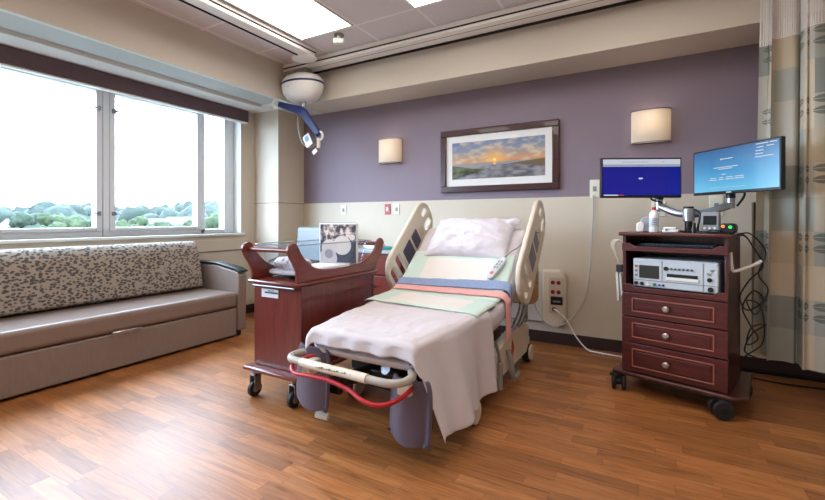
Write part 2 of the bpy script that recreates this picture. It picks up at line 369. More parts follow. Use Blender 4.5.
def grid(name, fn, nu, nv, m, parent=None, thick=0, uvs=None, shift=None):
    me = bpy.data.meshes.new(name); V = []; Fc = []
    for i in range(nu+1):
        for j in range(nv+1):
            p = Vector(fn(i/nu, j/nv)); V.append(p-Vector(shift) if shift is not None else p)
    for i in range(nu):
        for j in range(nv):
            a = i*(nv+1)+j; Fc.append((a, a+nv+1, a+nv+2, a+1))
    me.from_pydata(V, [], Fc); me.materials.append(m)
    uvl = me.uv_layers.new(name='UVMap')
    for p in me.polygons:
        p.use_smooth = True
        for li in p.loop_indices:
            vi = me.loops[li].vertex_index; u, v = (vi//(nv+1))/nu, (vi % (nv+1))/nv
            uvl.data[li].uv = uvs(u, v) if uvs else (u, v)
    o = obj_from_mesh(name, me, parent)
    if thick:
        s = o.modifiers.new('t', 'SOLIDIFY'); s.thickness = thick; s.offset = 1
    return o
def plate(name, outer, holes, th, m, parent=None, bev=.008, M=None):
    """flat plate with holes (2-D outlines), extruded, as a mesh"""
    cu = bpy.data.curves.new(name, 'CURVE'); cu.dimensions = '2D'; cu.fill_mode = 'BOTH'; cu.extrude = th/2-bev; cu.bevel_depth = bev; cu.bevel_resolution = 3
    for ol in [outer]+holes:
        sp = cu.splines.new('POLY'); sp.points.add(len(ol)-1); sp.use_cyclic_u = True
        for i, p in enumerate(ol): sp.points[i].co = (p[0], p[1], 0, 1)
    tmp = bpy.data.objects.new('tmp', cu); COL.objects.link(tmp)
    dg = bpy.context.evaluated_depsgraph_get(); me = bpy.data.meshes.new_from_object(tmp.evaluated_get(dg))
    bpy.data.objects.remove(tmp); bpy.data.curves.remove(cu)
    if M is not None: me.transform(M)
    me.materials.clear(); me.materials.append(m); me.name = name
    for p in me.polygons: p.use_smooth = True
    me.set_sharp_from_angle(angle=math.radians(50))
    return obj_from_mesh(name, me, parent)
def rrect(cx, cy, w, h, r, n=5, rot=0):
    out = []
    for sx, sy, a0 in ((1, 1, 0), (-1, 1, 90), (-1, -1, 180), (1, -1, 270)):
        for i in range(n+1):
            a = math.radians(a0+90*i/n); out.append((sx*(w/2-r)+r*math.cos(a), sy*(h/2-r)+r*math.sin(a)))
    c, s_ = math.cos(rot), math.sin(rot)
    return [(cx+c*x-s_*y, cy+s_*x+c*y) for x, y in out]
def fbm(x, y, z=0): return noise.fractal(Vector((x, y, z)), 1.0, 2.0, 4)

# ------------------------------------------------------------------ room
YB = 4.03; XW = -4.285; ZC = 2.85; ZS = 2.465; YS = 3.60; XS = -3.53; XR = 2.9; YF = -2.6; PX = -3.876; PY = 3.60
XG = -4.47   # window plane
struct('floor', MB().box(XW-.2, XR+.15, YF-.15, YB+.15, -.1, 0), FLOOR)
struct('ceiling', MB().box(XW-.2, XR+.15, YF-.15, YB+.15, ZC, ZC+.1), TILE)
struct('wall_back', MB().box(XW-.2, XR+.15, YB, YB+.15, 1.35, ZC), purple_wall)
struct('wall_back_lower', MB().box(XW-.2, XR+.15, YB-.004, YB+.15, 0, 1.35), beige_wall)
struct('wall_right', MB().box(XR, XR+.15, YF-.15, YB, 0, ZC), beige_wall)
struct('wall_front', MB().box(XW-.2, XR+.15, YF-.15, YF, 0, ZC), beige_wall)
WY0, WY1, WZ0, WZ1 = -1.4, 3.40, .985, 2.40
b = MB(); b.box(XW-.25, XW, YF, YB, 0, WZ0); b.box(XW-.25, XW, YF, YB, WZ1, ZC); b.box(XW-.25, XW, YF, WY0, WZ0, WZ1); b.box(XW-.25, XW, WY1, YB, WZ0, WZ1)
struct('wall_left', b, beige_wall)
struct('wall_pillar', MB().box(XW, PX, PY, YB, 0, ZS), beige_wall)
struct('trim_1', MB().box(XW, PX+.003, PY-.003, YB-.004, 1.343, 1.350), groove_dark)
b = MB(); b.box(XW, XW+.012, YF, 3.6, .79, .915)
struct('trim_2', b, beige_wall, .003)
struct('trim_3', MB().box(XW, XW+.014, YF, 3.6, .782, .79), groove_dark)
# soffits
struct('ceiling_soffit_back', MB().box(XS, XR, YS, YB, ZS, ZC), soffit_paint)
b = MB(); b.box(XW, XS-.012, YF, YB, ZS+.07, ZC); b.box(XS-.012, XS, YF, YS, ZS, ZC)
struct('ceiling_soffit_window', b, soffit_paint)
b = MB(); b.prism([(XS-.012, ZS), (XS-.15, ZS+.035), (XS-.15, ZS+.069), (XS-.012, ZS+.069)], YF, 3.45, 'y'); b.box(XW, XS-.012, 3.45, YB, ZS, ZS+.069)
struct('trim_4', b, white_trim)
b = MB(); b.box(-3.98, XS-.15, YF, 3.45, ZS+.035, ZS+.07)
struct('trim_5', b, panel_grey)
b = MB(); b.prism([(-3.99, ZS+.02), (-3.99, ZS+.0), (-4.03, ZS-.006), (-4.2, ZS-.006), (XW, ZS-.02), (XW, ZS+.06), (-3.99, ZS+.06)], YF, 3.45, 'y')
b2 = MB()
for p in ([(-3.995, ZS+.02), (-3.995, ZS+.0), (-4.03, ZS-.008), (XW, ZS-.012), (XW, ZS+.06), (-3.995, ZS+.06)],):
    b2.prism(p, YF, 3.45, 'y')
b.bm.free(); struct('trim_6', b2, white_trim)
# baseboards
struct('baseboard_back', MB().box(PX, XR, YB-.016, YB-.004, 0, .107), dark_base, .003)
struct('baseboard_left', MB().box(XW, XW+.012, YF, PY, 0, .107), dark_base, .003)
b = MB(); b.box(XW, PX+.012, PY-.012, PY, 0, .107); b.box(PX, PX+.012, PY, YB-.004, 0, .107)
struct('baseboard_pillar', b, dark_base, .003)
# cable channel at the foot of back wall (right)
struct('trim_7', MB().box(.2, XR, YB-.05, YB-.016, 0, .02), gap_black)

# window
def window():
    win = MB(); x0, x1 = XG-.05, XG+.03
    win.box(x0, x1, WY0, WY1, WZ0, WZ0+.05); win.box(x0, x1, WY0, WY1, WZ1-.02, WZ1)
    win.box(x0, x1+.02, 3.27, WY1, WZ0, WZ1); win.box(x0, x1, WY0, WY0+.06, WZ0, WZ1)
    win.box(x0, x1+.015, 1.995, 2.045, WZ0, WZ1)                 # main mullion
    win.box(x0, x1, 2.985, 3.03, WZ0, WZ1)
    win.box(x0, x1+.015, .10, .15, WZ0, WZ1)
    f = struct('window_1', win, frame_blue, .004)
    def sash(y0, y1):
        s = MB(); z0, z1, t, x2 = WZ0+.05, WZ1-.02, .05, x1+.012
        s.box(x0, x2, y0, y0+t, z0, z1); s.box(x0, x2, y1-t, y1, z0, z1); s.box(x0, x2, y0+t, y1-t, z0, z0+.035); s.box(x0, x2, y0+t, y1-t, z1-t, z1)
        o = s.build('window_sash', frame_blue, f, bevel=.004)
        g = MB(); g.box(XG-.006, XG, y0+t, y1-t, z0+.035, z1-t); g.build('window_pane', GLASS, o, smooth=False)
        return o
    sash(2.05, 2.98); sash(.16, 1.99)
    g = MB(); g.box(XG-.006, XG, 3.03, 3.27, WZ0+.05, WZ1-.02); g.build('window_pane', GLASS, f, smooth=False)
    g = MB(); g.box(XG-.006, XG, WY0+.06, .10, WZ0+.05, WZ1-.02); g.build('window_pane', GLASS, f, smooth=False)
    for y, s_ in ((1.955, -1), (2.085, 1)):
        for z in (1.20, 2.17):
            h = MB(); h.box(x1+.012, x1+.03, y-.018, y+.018, z-.02, z+.02); h.box(x1+.014, x1+.045, y+s_*.012, y+s_*.045, z-.008, z+.006)
            h.build('window_latch', steel, f, bevel=.003)
    # sill board
    s = MB(); s.box(XG+.03, XW+.03, WY0-.03, WY1+.03, WZ0-.028, WZ0); s.build('window_sill', white_trim, f, bevel=.006)
    s = MB(); s.box(XG+.03, XW-.001, WY1-.004, WY1+.0, WZ0, WZ1); s.build('window_jamb', white_trim, f)
window()
v = MB(); v.box(XW+.0, XW+.075, WY0-.1, 3.45, 2.315, 2.452)
o = v.build('window_valance', valance_m, bevel=.006); tag(o, 'plum vinyl covered valance running along the top of the window', 'valance')
s = MB(); s.box(XW+.005, XW+.07, WY0-.1, 3.445, 2.300, 2.314); s.build('blind_rail', white_trim, o, bevel=.003)

# ceiling lights
LX = [(-2.866, -2.266), (-1.646, -1.046), (-.426, .174), (.794, 1.394)]
first = None
k = 0
LAB = {(0, 0): 'large square-ended light panel in ceiling beside the hoist corner', (1, 0): 'ceiling light panel cut by the top of the frame, right of the large one'}
for i, (xa, xb) in enumerate(LX):
    for j, (ya, yb) in enumerate(((1.75, 2.95), (-.7, .5))):
        w_ = (xa+xb)/2
        if first is None:
            first = thing('ceiling_light', LAB[(0, 0)], 'ceiling light', (w_, (ya+yb)/2, ZC))
            p = MB(); p.box(-.29, .29, -.59, .59, -.008, -.001); p.build('light_diffuser', light_m, first, smooth=False)
            p = MB()
            for a in ((-.305, -.29, -.605, .605), (.29, .305, -.605, .605), (-.29, .29, -.605, -.59), (-.29, .29, .59, .605)): p.box(*a, -.012, 0)
            p.build('light_frame', white_trim, first)
        elif j == 0 and i == 1: dup(first, (w_, (ya+yb)/2, ZC), 0, LAB[(1, 0)])
        elif j == 1 or i == 2:  # unseen panels, added to give the room more light
            dup(first, (w_, (ya+yb)/2, ZC), 0, 'flat rectangular light panel added to the unseen ceiling to brighten the room', 'added ceiling lights beyond the frame')

# ------------------------------------------------------------------ ceiling hoist
h = thing('ceiling_rail', 'white patient hoist rail running along ceiling beside the back soffit', 'rail', (-1, 3.4, ZC))
b = MB((-1, 3.4, ZC)); b.box(-3.50, XR, 3.33, 3.50, 2.765, ZC-.002); b.build('rail_body', rail_white, h, bevel=.006)
b = MB((-1, 3.4, ZC)); b.box(-3.50, XR, 3.322, 3.33, 2.79, 2.80); b.box(-3.50, XR, 3.50, 3.52, 2.75, 2.765); b.box(-3.50, XR, 3.397, 3.401, 2.763, 2.766); b.build('rail_slot', gap_black, h)
b = MB((-1, 3.4, ZC)); b.box(-3.515, -3.50, 3.325, 3.505, 2.745, ZC-.002); b.build('end_cap', white_pl, h, bevel=.004)
h = thing('ceiling_rail', 'white hoist rail running under ceiling beside the large light panel', 'rail', (-2.96, 1, ZC))
b = MB((-2.96, 1, ZC)); b.box(-3.02, -2.905, -2.4, 3.18, 2.768, ZC-.002); b.build('rail_body', rail_white, h, bevel=.008)
b = MB((-2.96, 1, ZC)); b.box(-3.03, -3.02, -2.4, 3.10, 2.76, 2.782); b.box(-2.905, -2.896, -2.4, 3.18, 2.80, 2.808); b.build('rail_slot', gap_black, h)
b = MB((-2.96, 1, ZC)); b.sph((-3.03, 3.16, 2.765), .14, (1, .8, .12)); b.build('trolley_cover', white_pl, h)

HS = .86
h = thing('patient_hoist', 'white egg shaped ceiling hoist motor with navy spreader arm hanging below', 'hoist', (-3.27, 3.38, 2.4))
c = (-3.27, 3.38, 2.4)
prof = [(.03, .0), (.12, .012), (.19, .05), (.235, .11), (.25, .17), (.252, .20), (.245, .235), (.21, .275), (.14, .30), (.05, .31)]
b = MB(); b.lathe(prof, (0, 0, 0), 40); o_h = b.build('motor_housing', white_pl, h); o_h.scale = (1, .75, 1)
b = MB(); b.lathe([(.250, .186), (.2545, .19), (.2545, .206), (.250, .21)], (0, 0, 0), 40); o2 = b.build('navy_stripe', navy, h); o2.scale = (1, .75, 1)
b = MB(); b.box(-.035, .035, -.242*.75, -.22*.75, .135, .165, Matrix.Rotation(-.35, 4, 'Z')); b.build('control_window', navy, h)
b = MB(); b.box(-.09, .09, -.05, .05, .30, .37); b.build('trolley', grey_pl, h, bevel=.01)
b = MB(); b.tube([(.02, -.01, .03), (.02, -.02, -.06), (.03, -.02, -.12)], .022); b.cyl((.06, -.02, .03), (.04, -.02, -.10), .012); b.build('lift_strap', steel, h)
# spreader arm: from lower-left hook to right-lower hook
A1, A2, A3 = Vector((-.25, -.10, -.0)), Vector((.02, -.03, -.09)), Vector((.20, .02, -.34))
b = MB()
for P0, P1, w0, w1 in ((A1, A2, .028, .048), (A2, A3, .05, .034)):
    d = (P1-P0).normalized(); n = Vector((-d.z, 0, d.x)).normalized()
    pts = [P0+n*w0, P1+n*w1+d*.02, P1-n*w1+d*.02, P0-n*w0]
    fr = [b.bm.verts.new(p+Vector((0, -.022, 0))) for p in pts]; bk = [b.bm.verts.new(p+Vector((0, .022, 0))) for p in pts]
    b.bm.faces.new(fr); b.bm.faces.new(bk[::-1])
    for q in range(4): b.bm.faces.new((fr[q], bk[q], bk[(q+1) % 4], fr[(q+1) % 4]))
b.build('spreader_arm', navy, h, bevel=.012)
def ring(cx, cy, cz, r, t, ph0=0, ph1=2*PI):
    return [(cx+r*math.cos(ph0+(ph1-ph0)*i/12), cy, cz+r*math.sin(ph0+(ph1-ph0)*i/12)) for i in range(13)]
b = MB(); b.tube(ring(-.285, -.11, .01, .045, 0, .4, 5.2), .012, smooth=2); b.build('sling_hook', white_pl, h)
b = MB(); b.tube(ring(.22, .02, -.37, .045, 0, -1.4, 3.0), .012, smooth=2); b.build('sling_hook', white_pl, h)
b = MB(); b.tube([(-.04, -.03, -.11), (-.02, -.04, -.28), (.04, -.05, -.43), (.12, -.04, -.49), (.20, -.02, -.46), (.215, .0, -.39)], .007); b.build('control_cord', grey_pl, h)
tg = MB(); tg.box(-.045, .045, -.003, .003, -.065, .065, Matrix.Translation((.12, -.05, -.42)) @ Matrix.Rotation(-.5, 4, 'Y')); t_ = tg.build('tag_card', white_pl, h)
tg = MB(); tg.box(-.03, .02, -.0045, .0, -.03, .03, Matrix.Translation((.115, -.052, -.40)) @ Matrix.Rotation(-.5, 4, 'Y')); tg.build('tag_print', mat('print_blue', (120, 150, 190), .6), t_)
tg = MB(); tg.box(-.03, .03, -.003, .003, -.02, .02, Matrix.Translation((.20, -.03, -.54)) @ Matrix.Rotation(-.6, 4, 'Y')); tg.build('tag_card', white_pl, h)
bulb = MB(); bulb.tube([(.22, .0, -.40), (.23, 0, -.45), (.225, 0, -.50)], .018); bulb.build('hand_grip', cream_pl, h)

dct = thing('ceiling_detector', 'small white detector under the ceiling beside the large light panel', 'detector', (-2.50, 3.05, ZC))
b = MB(); b.cyl((0, 0, -.012), (0, 0, 0), .045); b.build('mounting_plate', grey_pl, dct)
b = MB(); b.cyl((0, 0, -.05), (0, 0, -.01), .02); b.box(-.05, .05, -.03, .03, -.085, -.04, Matrix.Rotation(.5, 4, 'Z')); b.build('sensor_head', white_pl, dct, bevel=.01)

# ------------------------------------------------------------------ wall items
def sconce(x, label):
    t = thing('wall_sconce', label, 'wall lamp', (x, YB, 1.775), 0)
    n = 20; W, D, Hh = .145, .10, .27
    out = []; inn = []
    b = MB()
    ang = [PI*i/n for i in range(n+1)]
    O = [(W*math.cos(a), -.015-D*math.sin(a)**.8) for a in ang]; I = [(p[0]*.975, p[1]*.97) for p in O]
    for ring_, flip in ((O, 0), (I, 1)):
        lo = [b.bm.verts.new((p[0], p[1], 0)) for p in ring_]; hi = [b.bm.verts.new((p[0], p[1], Hh)) for p in ring_]
        for i in range(n): b.bm.faces.new((lo[i], lo[i+1], hi[i+1], hi[i]))
    b.build('lamp_shade', LINEN, t)
    for z in (-.001, Hh-.007):
        b = MB(); b.tube([(p[0]*1.01, p[1]*1.01, z+.004) for p in O], .0045, seg=6, smooth=1); b.build('shade_rim', steel, t)
    b = MB(); b.box(-.12, .12, -.014, -.0, .01, Hh-.01); b.build('back_plate', white_pl, t)
    b = MB(); b.cyl((0, -.014, .12), (0, -.05, .12), .02); b.sph((0, -.055, .145), .026); b.build('bulb', bulb_m, t)
    l = bpy.data.lights.new('sconce_glow', 'POINT'); l.energy = SCONCE_WATTS; l.color = (1, .86, .72); l.shadow_soft_size = .03
    lo = bpy.data.objects.new('sconce_glow', l); COL.objects.link(lo); lo.parent = t; lo.location = (0, -.055, .21)
sconce(-2.545, 'linen half-round wall lamp left of the picture, nearer the hoist')
sconce(.005, 'linen half-round wall lamp above the dark blue monitor')

pic = thing('framed_picture', 'wide sunset over dunes picture in dark wooden frame above the bed', 'picture', (-1.318, YB, 1.424))
W, Hh, fw = 1.194, .64, .062
b = MB(); b.box(-W/2, W/2, -.04, 0, 0, fw); b.box(-W/2, W/2, -.04, 0, Hh-fw, Hh); b.box(-W/2, -W/2+fw, -.04, 0, fw, Hh-fw); b.box(W/2-fw, W/2, -.04, 0, fw, Hh-fw)
b.build('picture_frame', frame_wood, pic, bevel=.006)
b = MB(); b.box(-W/2+fw, W/2-fw, -.02, -.005, fw, Hh-fw); b.build('mat_board', mat('mat_board_white', (226, 224, 222), .6), pic)
b = MB(); b.box(-W/2+fw+.065, W/2-fw-.065, -.022, -.019, fw+.07, Hh-fw-.07); b.build('picture_print', ART, pic, smooth=False)
b = MB(); b.box(-W/2+fw, W/2-fw, -.028, -.026, fw, Hh-fw); b.build('picture_glass', glass_mat('museum_glass', refl=.01), pic, smooth=False)

def wallplate(x, z, m, label, w_=.075, h_=.118, kind='socket_hole', km=None):
    t = thing('wall_plate', label, 'wall plate', (x, YB-.004, z))
    b = MB(); b.box(-w_/2, w_/2, -.008, 0, -h_/2, h_/2); b.build('plate', m, t, bevel=.003)
    b = MB(); b.box(-.014, .014, -.014, -.006, -.022, .022); b.build(kind, km or grey_pl, t, bevel=.002)
wallplate(-3.225, 1.26, ivory, 'ivory plate low on wall right of corner pillar, behind bassinet', kind='toggle_switch')
wallplate(-2.473, 1.26, ivory, 'ivory switch plate beside the small red plate', kind='toggle_switch')
wallplate(-2.593, 1.262, red_pl, 'small red call plate on the wall above the bedside cabinet', kind='call_button', km=white_pl)
wallplate(-.425, 1.415, ivory, 'ivory plate at the left edge of the blue screen monitor', .08, .16)
wallplate(.06, 1.23, ivory, 'ivory plate on wall seen below the dark blue monitor', .1, .12)
wallplate(.45, 1.25, ivory, 'ivory plate on wall seen below the light blue monitor', .09, .16)

# power column + raceway
pc = thing('power_column', 'beige rounded outlet column on wall with red sockets right of bed', 'outlet column', (-.76, YB, .17))
SH = (-.76, YB, .17)
pts = [(-.865, .42), (-.865, .25), (-.84, .19), (-.79, .172), (-.72, .172), (-.67, .19), (-.65, .25), (-.65, .61), (-.67, .66), (-.72, .685), (-.865, .685)]
b = MB(SH); b.prism(pts, YB-.085, YB-.004, 'y'); b.build('column_housing', mat('column_cream', (206, 192, 172), .45), pc, bevel=.022, seg=3)
b = MB(SH); b.box(-.80, -.665, YB-.089, YB-.083, .30, .62); b.build('socket_strip', mat('column_strip', (188, 174, 156), .5), pc, bevel=.002)
for z in (.575, .49, .335):
    for x in ((-.765, -.715) if z > .4 else (-.755,)):
        b = MB(SH); b.cyl((x, YB-.096, z), (x, YB-.088, z), .018); b.build('red_socket', darkred, pc)
b = MB(SH); b.box(-.785, -.68, YB-.095, YB-.088, .375, .45); b.build('gas_outlet', black, pc, bevel=.004)
b = MB(SH); b.box(-.765, -.70, YB-.099, YB-.094, .40, .412); b.build('outlet_latch', steel, pc)
rc = MB(); rc.box(-1.9, -.868, YB-.05, YB-.004, .20, .67)
tag(rc.build('wall_raceway', mat('raceway', (196, 192, 186), .5), bevel=.006), 'pale flat service panel on wall behind the head of the bed', 'service panel')

# ------------------------------------------------------------------ sofa
SO = (-3.85, 1.75, 0)
sf = thing('sleeper_sofa', 'long taupe vinyl sofa bed under the window with mottled back cushion', 'sofa', SO)
b = MB(SO); b.box(-4.2, -3.508, .62, 2.735, .02, .285); b.build('base', vinyl, sf, bevel=.012)
b = MB(SO)
b.box(-4.12, -3.495, .62, 2.735, .292, .44); b.build('seat_cushion', vinyl_seat, sf, bevel=.035, seg=4)
b = MB(SO); b.box(-4.22, -4.12, .62, 2.735, .06, .80); b.build('back_frame', vinyl, sf, bevel=.02)
cush = [(-4.19, .47), (-3.97, .455), (-3.965, .49), (-4.03, .80), (-4.07, .885), (-4.12, .925), (-4.18, .92), (-4.21, .88)]
b = MB(SO); b.prism(cush, .66, 2.70, 'y'); b.build('back_cushion', LEO, sf, bevel=.03, seg=4)
for y0, y1 in ((2.74, 2.835), (.52, .615)):
    b = MB(SO); b.prism([(-4.22, .06), (-3.50, .06), (-3.485, .60), (-3.52, .635), (-3.85, .685), (-4.22, .69)], y0, y1, 'y'); arm = b.build('armrest', vinyl, sf, bevel=.012)
    b = MB(SO); b.prism([(-4.20, .692), (-3.84, .69), (-3.56, .65), (-3.475, .628), (-3.475, .645), (-3.55, .672), (-3.84, .712), (-4.20, .714)], y0-.004, y1+.004, 'y'); b.build('arm_cap', black, arm, bevel=.006)
for x, y in ((-3.56, 2.785), (-3.56, .57), (-4.1, 2.785), (-4.1, .57)):
    b = MB(SO); b.box(x-.014, x+.014, y-.022, y+.022, .03, .062); b.cyl((x-.018, y, .025), (x+.018, y, .025), .025); b.build('sofa_foot', rubber, sf)
b = MB(SO); b.tube([(-3.497, 1.63, .30), (-3.47, 1.645, .30), (-3.465, 1.73, .30), (-3.47, 1.815, .30), (-3.497, 1.83, .30)], .009); b.build('pull_handle', chrome, sf)

# ------------------------------------------------------------------ bassinet
BO = (-2.06, 2.3, 0)
bs = thing('bassinet', 'cherry wood hospital bassinet cabinet on casters with clear tub', 'bassinet', BO)
x0, x1, y0, y1 = -2.262, -1.845, 1.895, 2.67
b = MB(BO); b.box(x0, x1, y0, y1, .2, .735); b.build('cabinet_body', cherry, bs, bevel=.005)
b = MB(BO); b.box(x0-.035, x1+.02, y0-.065, y1+.05, .172, .20); b.build('base_shelf', cherry_x, bs, bevel=.01)
b = MB(BO); b.box(x0-.01, x1+.015, y0-.045, y1+.03, .735, .757); b.build('top_ledge', cherry_x, bs, bevel=.008)
# curved side panels
def side_outline():
    p = []
    yn, yf = 1.835, 2.765       # post centres
    R = .045
    def arc(cy, cz, a0, a1, n=8): return [(cy+R*math.cos(math.radians(a0+(a1-a0)*i/n)), cz+R*math.sin(math.radians(a0+(a1-a0)*i/n))) for i in range(n+1)]
    p += [(y0-.03, .757)] 
    p += [(c_.x, c_.y) for c_ in catmull([(y0-.03, .757, 0), (y0-.035, .83, 0), (yn-.025, .91, 0), (yn-R, .955, 0)], 5)[1:-1]]
    p += arc(yn, .955, 180, 25)
    p += [(c_.x, c_.y) for c_ in catmull([(yn+.045, .965, 0), (yn+.10, .895, 0), (yn+.22, .828, 0), ((yn+yf)/2, .812, 0), (yf-.24, .828, 0), (yf-.10, .895, 0), (yf-.045, .965, 0)], 6)[1:-1]]
    p += arc(yf, .955, 155, 0)
    p += [(c_.x, c_.y) for c_ in catmull([(yf+R, .955, 0), (yf+.01, .88, 0), (yf-.05, .81, 0), (yf-.07, .757, 0)], 5)[1:]]
    return p
so = side_outline()
for xa in (x0, x1-.022):
    b = MB(BO); b.prism(so, xa, xa+.022, 'x'); b.build('side_panel', cherry_x, bs, bevel=.005)
for y, z in ((1.84, .955), (2.76, .955)):
    b = MB(BO); b.cyl((x0+.02, y, z), (x1-.02, y, z), .016); b.build('push_bar', cherry_x, bs)
b = MB(BO); b.cyl((x0+.03, y0-.03, .722), (x1-.03, y0-.03, .722), .007)
b.build('towel_rod', steel, bs)
# name plate
np_ = MB(BO); np_.box(-2.185, -2.035, y0-.006, y0, .645, .70); npo = np_.build('name_plate', mat('plate_silver', (206, 212, 220), .35), bs, bevel=.002)
b = MB(BO)
for i in range(16):
    xx = -2.155+i*.0075; b.box(xx, xx+.005, y0-.008, y0-.006, .672, .672+.006+.006*abs(math.sin(i*1.3)))
b.box(-2.12, -2.075, y0-.008, y0-.006, .688, .692)
b.build('plate_lettering', mat('lettering_dark', (60, 66, 76), .5), npo, smooth=False)
# drawer/door on front plus side groove
b = MB(BO); b.box(x1, x1+.003, y1-.03, y1-.02, .2, .735); b.build('door_seam', dark_base, bs)
def caster(name, parent, x, y, r=.05, wid=.028, top=.17, m=rubber, fm=steel, off=0):
    f = MB(BO if parent is bs else None)
    f.cyl((x, y, top-.03), (x, y, top+.003), .018); f.box(x-wid/2-.012, x-wid/2-.006, y-.02, y+.03, r*.8, top-.025); f.box(x+wid/2+.006, x+wid/2+.012, y-.02, y+.03, r*.8, top-.025); f.box(x-wid/2-.012, x+wid/2+.012, y-.02, y+.03, top-.035, top-.025)
    fo = f.build(name, fm, parent, bevel=.002)
    wv = MB(BO if parent is bs else None); wv.cyl((x-wid/2, y, r), (x+wid/2, y, r), r); wv.build('wheel', m, fo, bevel=.006)
    hb = MB(BO if parent is bs else None); hb.cyl((x-wid/2-.003, y, r), (x+wid/2+.003, y, r), r*.45); hb.build('wheel_hub', grey_pl, fo)
for x in (x0+.03, x1-.04):
    for y in (y0-.02, y1-.02): caster('caster', bs, x, y)
# tub
TX0, TX1, TY0, TY1 = x0+.035, x1-.035, 1.90, 2.66
b = MB(BO)
def ringpts(x0_, x1_, y0_, y1_, z, r=.05, n=5):
    return [(p[0], p[1], z) for p in rrect((x0_+x1_)/2, (y0_+y1_)/2, x1_-x0_, y1_-y0_, r, n)]
lo = [b.bm.verts.new(p) for p in ringpts(TX0+.03, TX1-.03, TY0+.04, TY1-.04, .77)]
hi = [b.bm.verts.new(p) for p in ringpts(TX0, TX1, TY0, TY1, .975)]
rm = [b.bm.verts.new(p) for p in ringpts(TX0-.02, TX1+.02, TY0-.03, TY1+.03, .985)]
n_ = len(lo)
for A, B in ((lo, hi), (hi, rm)):
    for i in range(n_): b.bm.faces.new((A[i], A[(i+1) % n_], B[(i+1) % n_], B[i]))
b.bm.faces.new(lo)
tub = b.build('clear_tub', ACRYL, bs); s_ = tub.modifiers.new('t', 'SOLIDIFY'); s_.thickness = .004
b = MB(BO); b.tube([p for p in ringpts(TX0-.02, TX1+.02, TY0-.03, TY1+.03, .985)], .004, seg=6, smooth=1, closed=True)
b.build('tub_rim', mat('acrylic_edge', (200, 210, 218), .15, trans=.8), tub)
def bmesh_mattress():
    def fn(u, v):
        a = 2*PI*u
        return (0, 0, 0)
b = MB(BO); b.box(TX0+.035, TX1-.035, TY0+.05, TY1-.05, .785, .818)
o = b.build('bassinet_mattress', mat('bassinet_sheet', (224, 214, 212), .85, bump=.2, bscale=30), bs, bevel=.018, seg=3)
# rolled blanket at the near end
def roll(u, v):
    a = 2*PI*v; x = TX0+.05+(TX1-TX0-.1)*u
    r = .046*(1-.45*abs(2*u-1)**6)
    wv = 1+.18*fbm(x*12, math.cos(a)*1.2, math.sin(a)*1.2)
    return (x, TY0+.13+1.75*r*math.cos(a)*wv, .852+r*1.0*math.sin(a)*wv)
bl = grid('baby_blanket', roll, 30, 28, floral, shift=None); tag(bl, 'folded printed baby blanket lying at the near end of the clear tub', 'blanket')
# card folder with black and white baby print
def card_mat():
    m = mat('baby_photo_print', (200, 190, 186), .35); N, L, b = nodes(m)
    tc = N.new('ShaderNodeTexCoord'); sx = N.new('ShaderNodeSeparateXYZ'); L.new(tc.outputs['Generated'], sx.inputs[0]); x, z = sx.outputs['X'], sx.outputs['Z']
    n = N.new('ShaderNodeTexNoise'); n.inputs['Scale'].default_value = 7; n.inputs['Detail'].default_value = 3; L.new(tc.outputs['Generated'], n.inputs['Vector'])
    top = ramp(N, [(.42, (66, 62, 70)), (.5, (150, 132, 128)), (.6, (222, 206, 198))], 'LINEAR'); L.new(n.outputs[0], top.inputs[0])
    c = mixc(N, L, math_(N, L, 'LESS_THAN', z, .58), top.outputs[0], (62, 64, 74))
    def disc(c, cx_, cz_, r, col, ax=1.0):
        a = math_(N, L, 'MULTIPLY', math_(N, L, 'SUBTRACT', x, cx_), ax); d = math_(N, L, 'SUBTRACT', z, cz_)
        q = math_(N, L, 'ADD', math_(N, L, 'MULTIPLY', a, a), math_(N, L, 'MULTIPLY', d, d))
        return mixc(N, L, math_(N, L, 'LESS_THAN', q, r*r), c, col)
    c = disc(c, .62, .45, .25, (214, 202, 194)); c = disc(c, .26, .38, .22, (206, 192, 188)); c = disc(c, .22, .10, .26, (196, 184, 182)); c = disc(c, .25, .22, .12, (150, 140, 144)); c = disc(c, .9, .66, .08, (216, 204, 196))
    L.new(c, b.inputs['Base Color']); return m
cd = thing('photo_folder', 'upright folder with black and white baby photo standing in bassinet', 'folder', (-2.03, 2.46, .8195), .18)
b = MB(); b.box(-.155, .155, 0, .035, 0, .295); b.build('folder_body', white_pl, cd, bevel=.004)
b = MB(); b.box(-.145, .153, -.003, 0, 0.005, .288); b.build('cover_print', card_mat(), cd, smooth=False)
b = MB()
for i in range(14): b.tube(ring(-.14+i*.0215, .01, .297, .008, 0), .0018, seg=5, smooth=1)
b.build('spiral_binding', steel, cd)

# ------------------------------------------------------------------ guest chair
gc = thing('guest_chair', 'grey vinyl high-back chair in the corner behind the bassinet', 'chair', (-3.42, 3.45, 0), -.15)
b = MB(); b.box(-.25, .25, .12, .20, .42, 1.07, Matrix.Rotation(-.06, 4, 'X')); b.build('backrest', grey_vinyl, gc, bevel=.03, seg=4)
b = MB(); b.box(-.25, .25, -.28, .2, .38, .48); b.build('seat', grey_vinyl, gc, bevel=.03, seg=4)
for sx_ in (-1, 1):
    b = MB(); b.tube([(sx_*.27, -.25, 0), (sx_*.27, -.25, .62), (sx_*.27, .15, .64), (sx_*.27, .2, 0)], .014, smooth=4); b.build('armrest', steel, gc)
b = MB(); b.box(-.27, .27, -.02, .02, .36, .385); b.build('seat_frame', steel, gc)

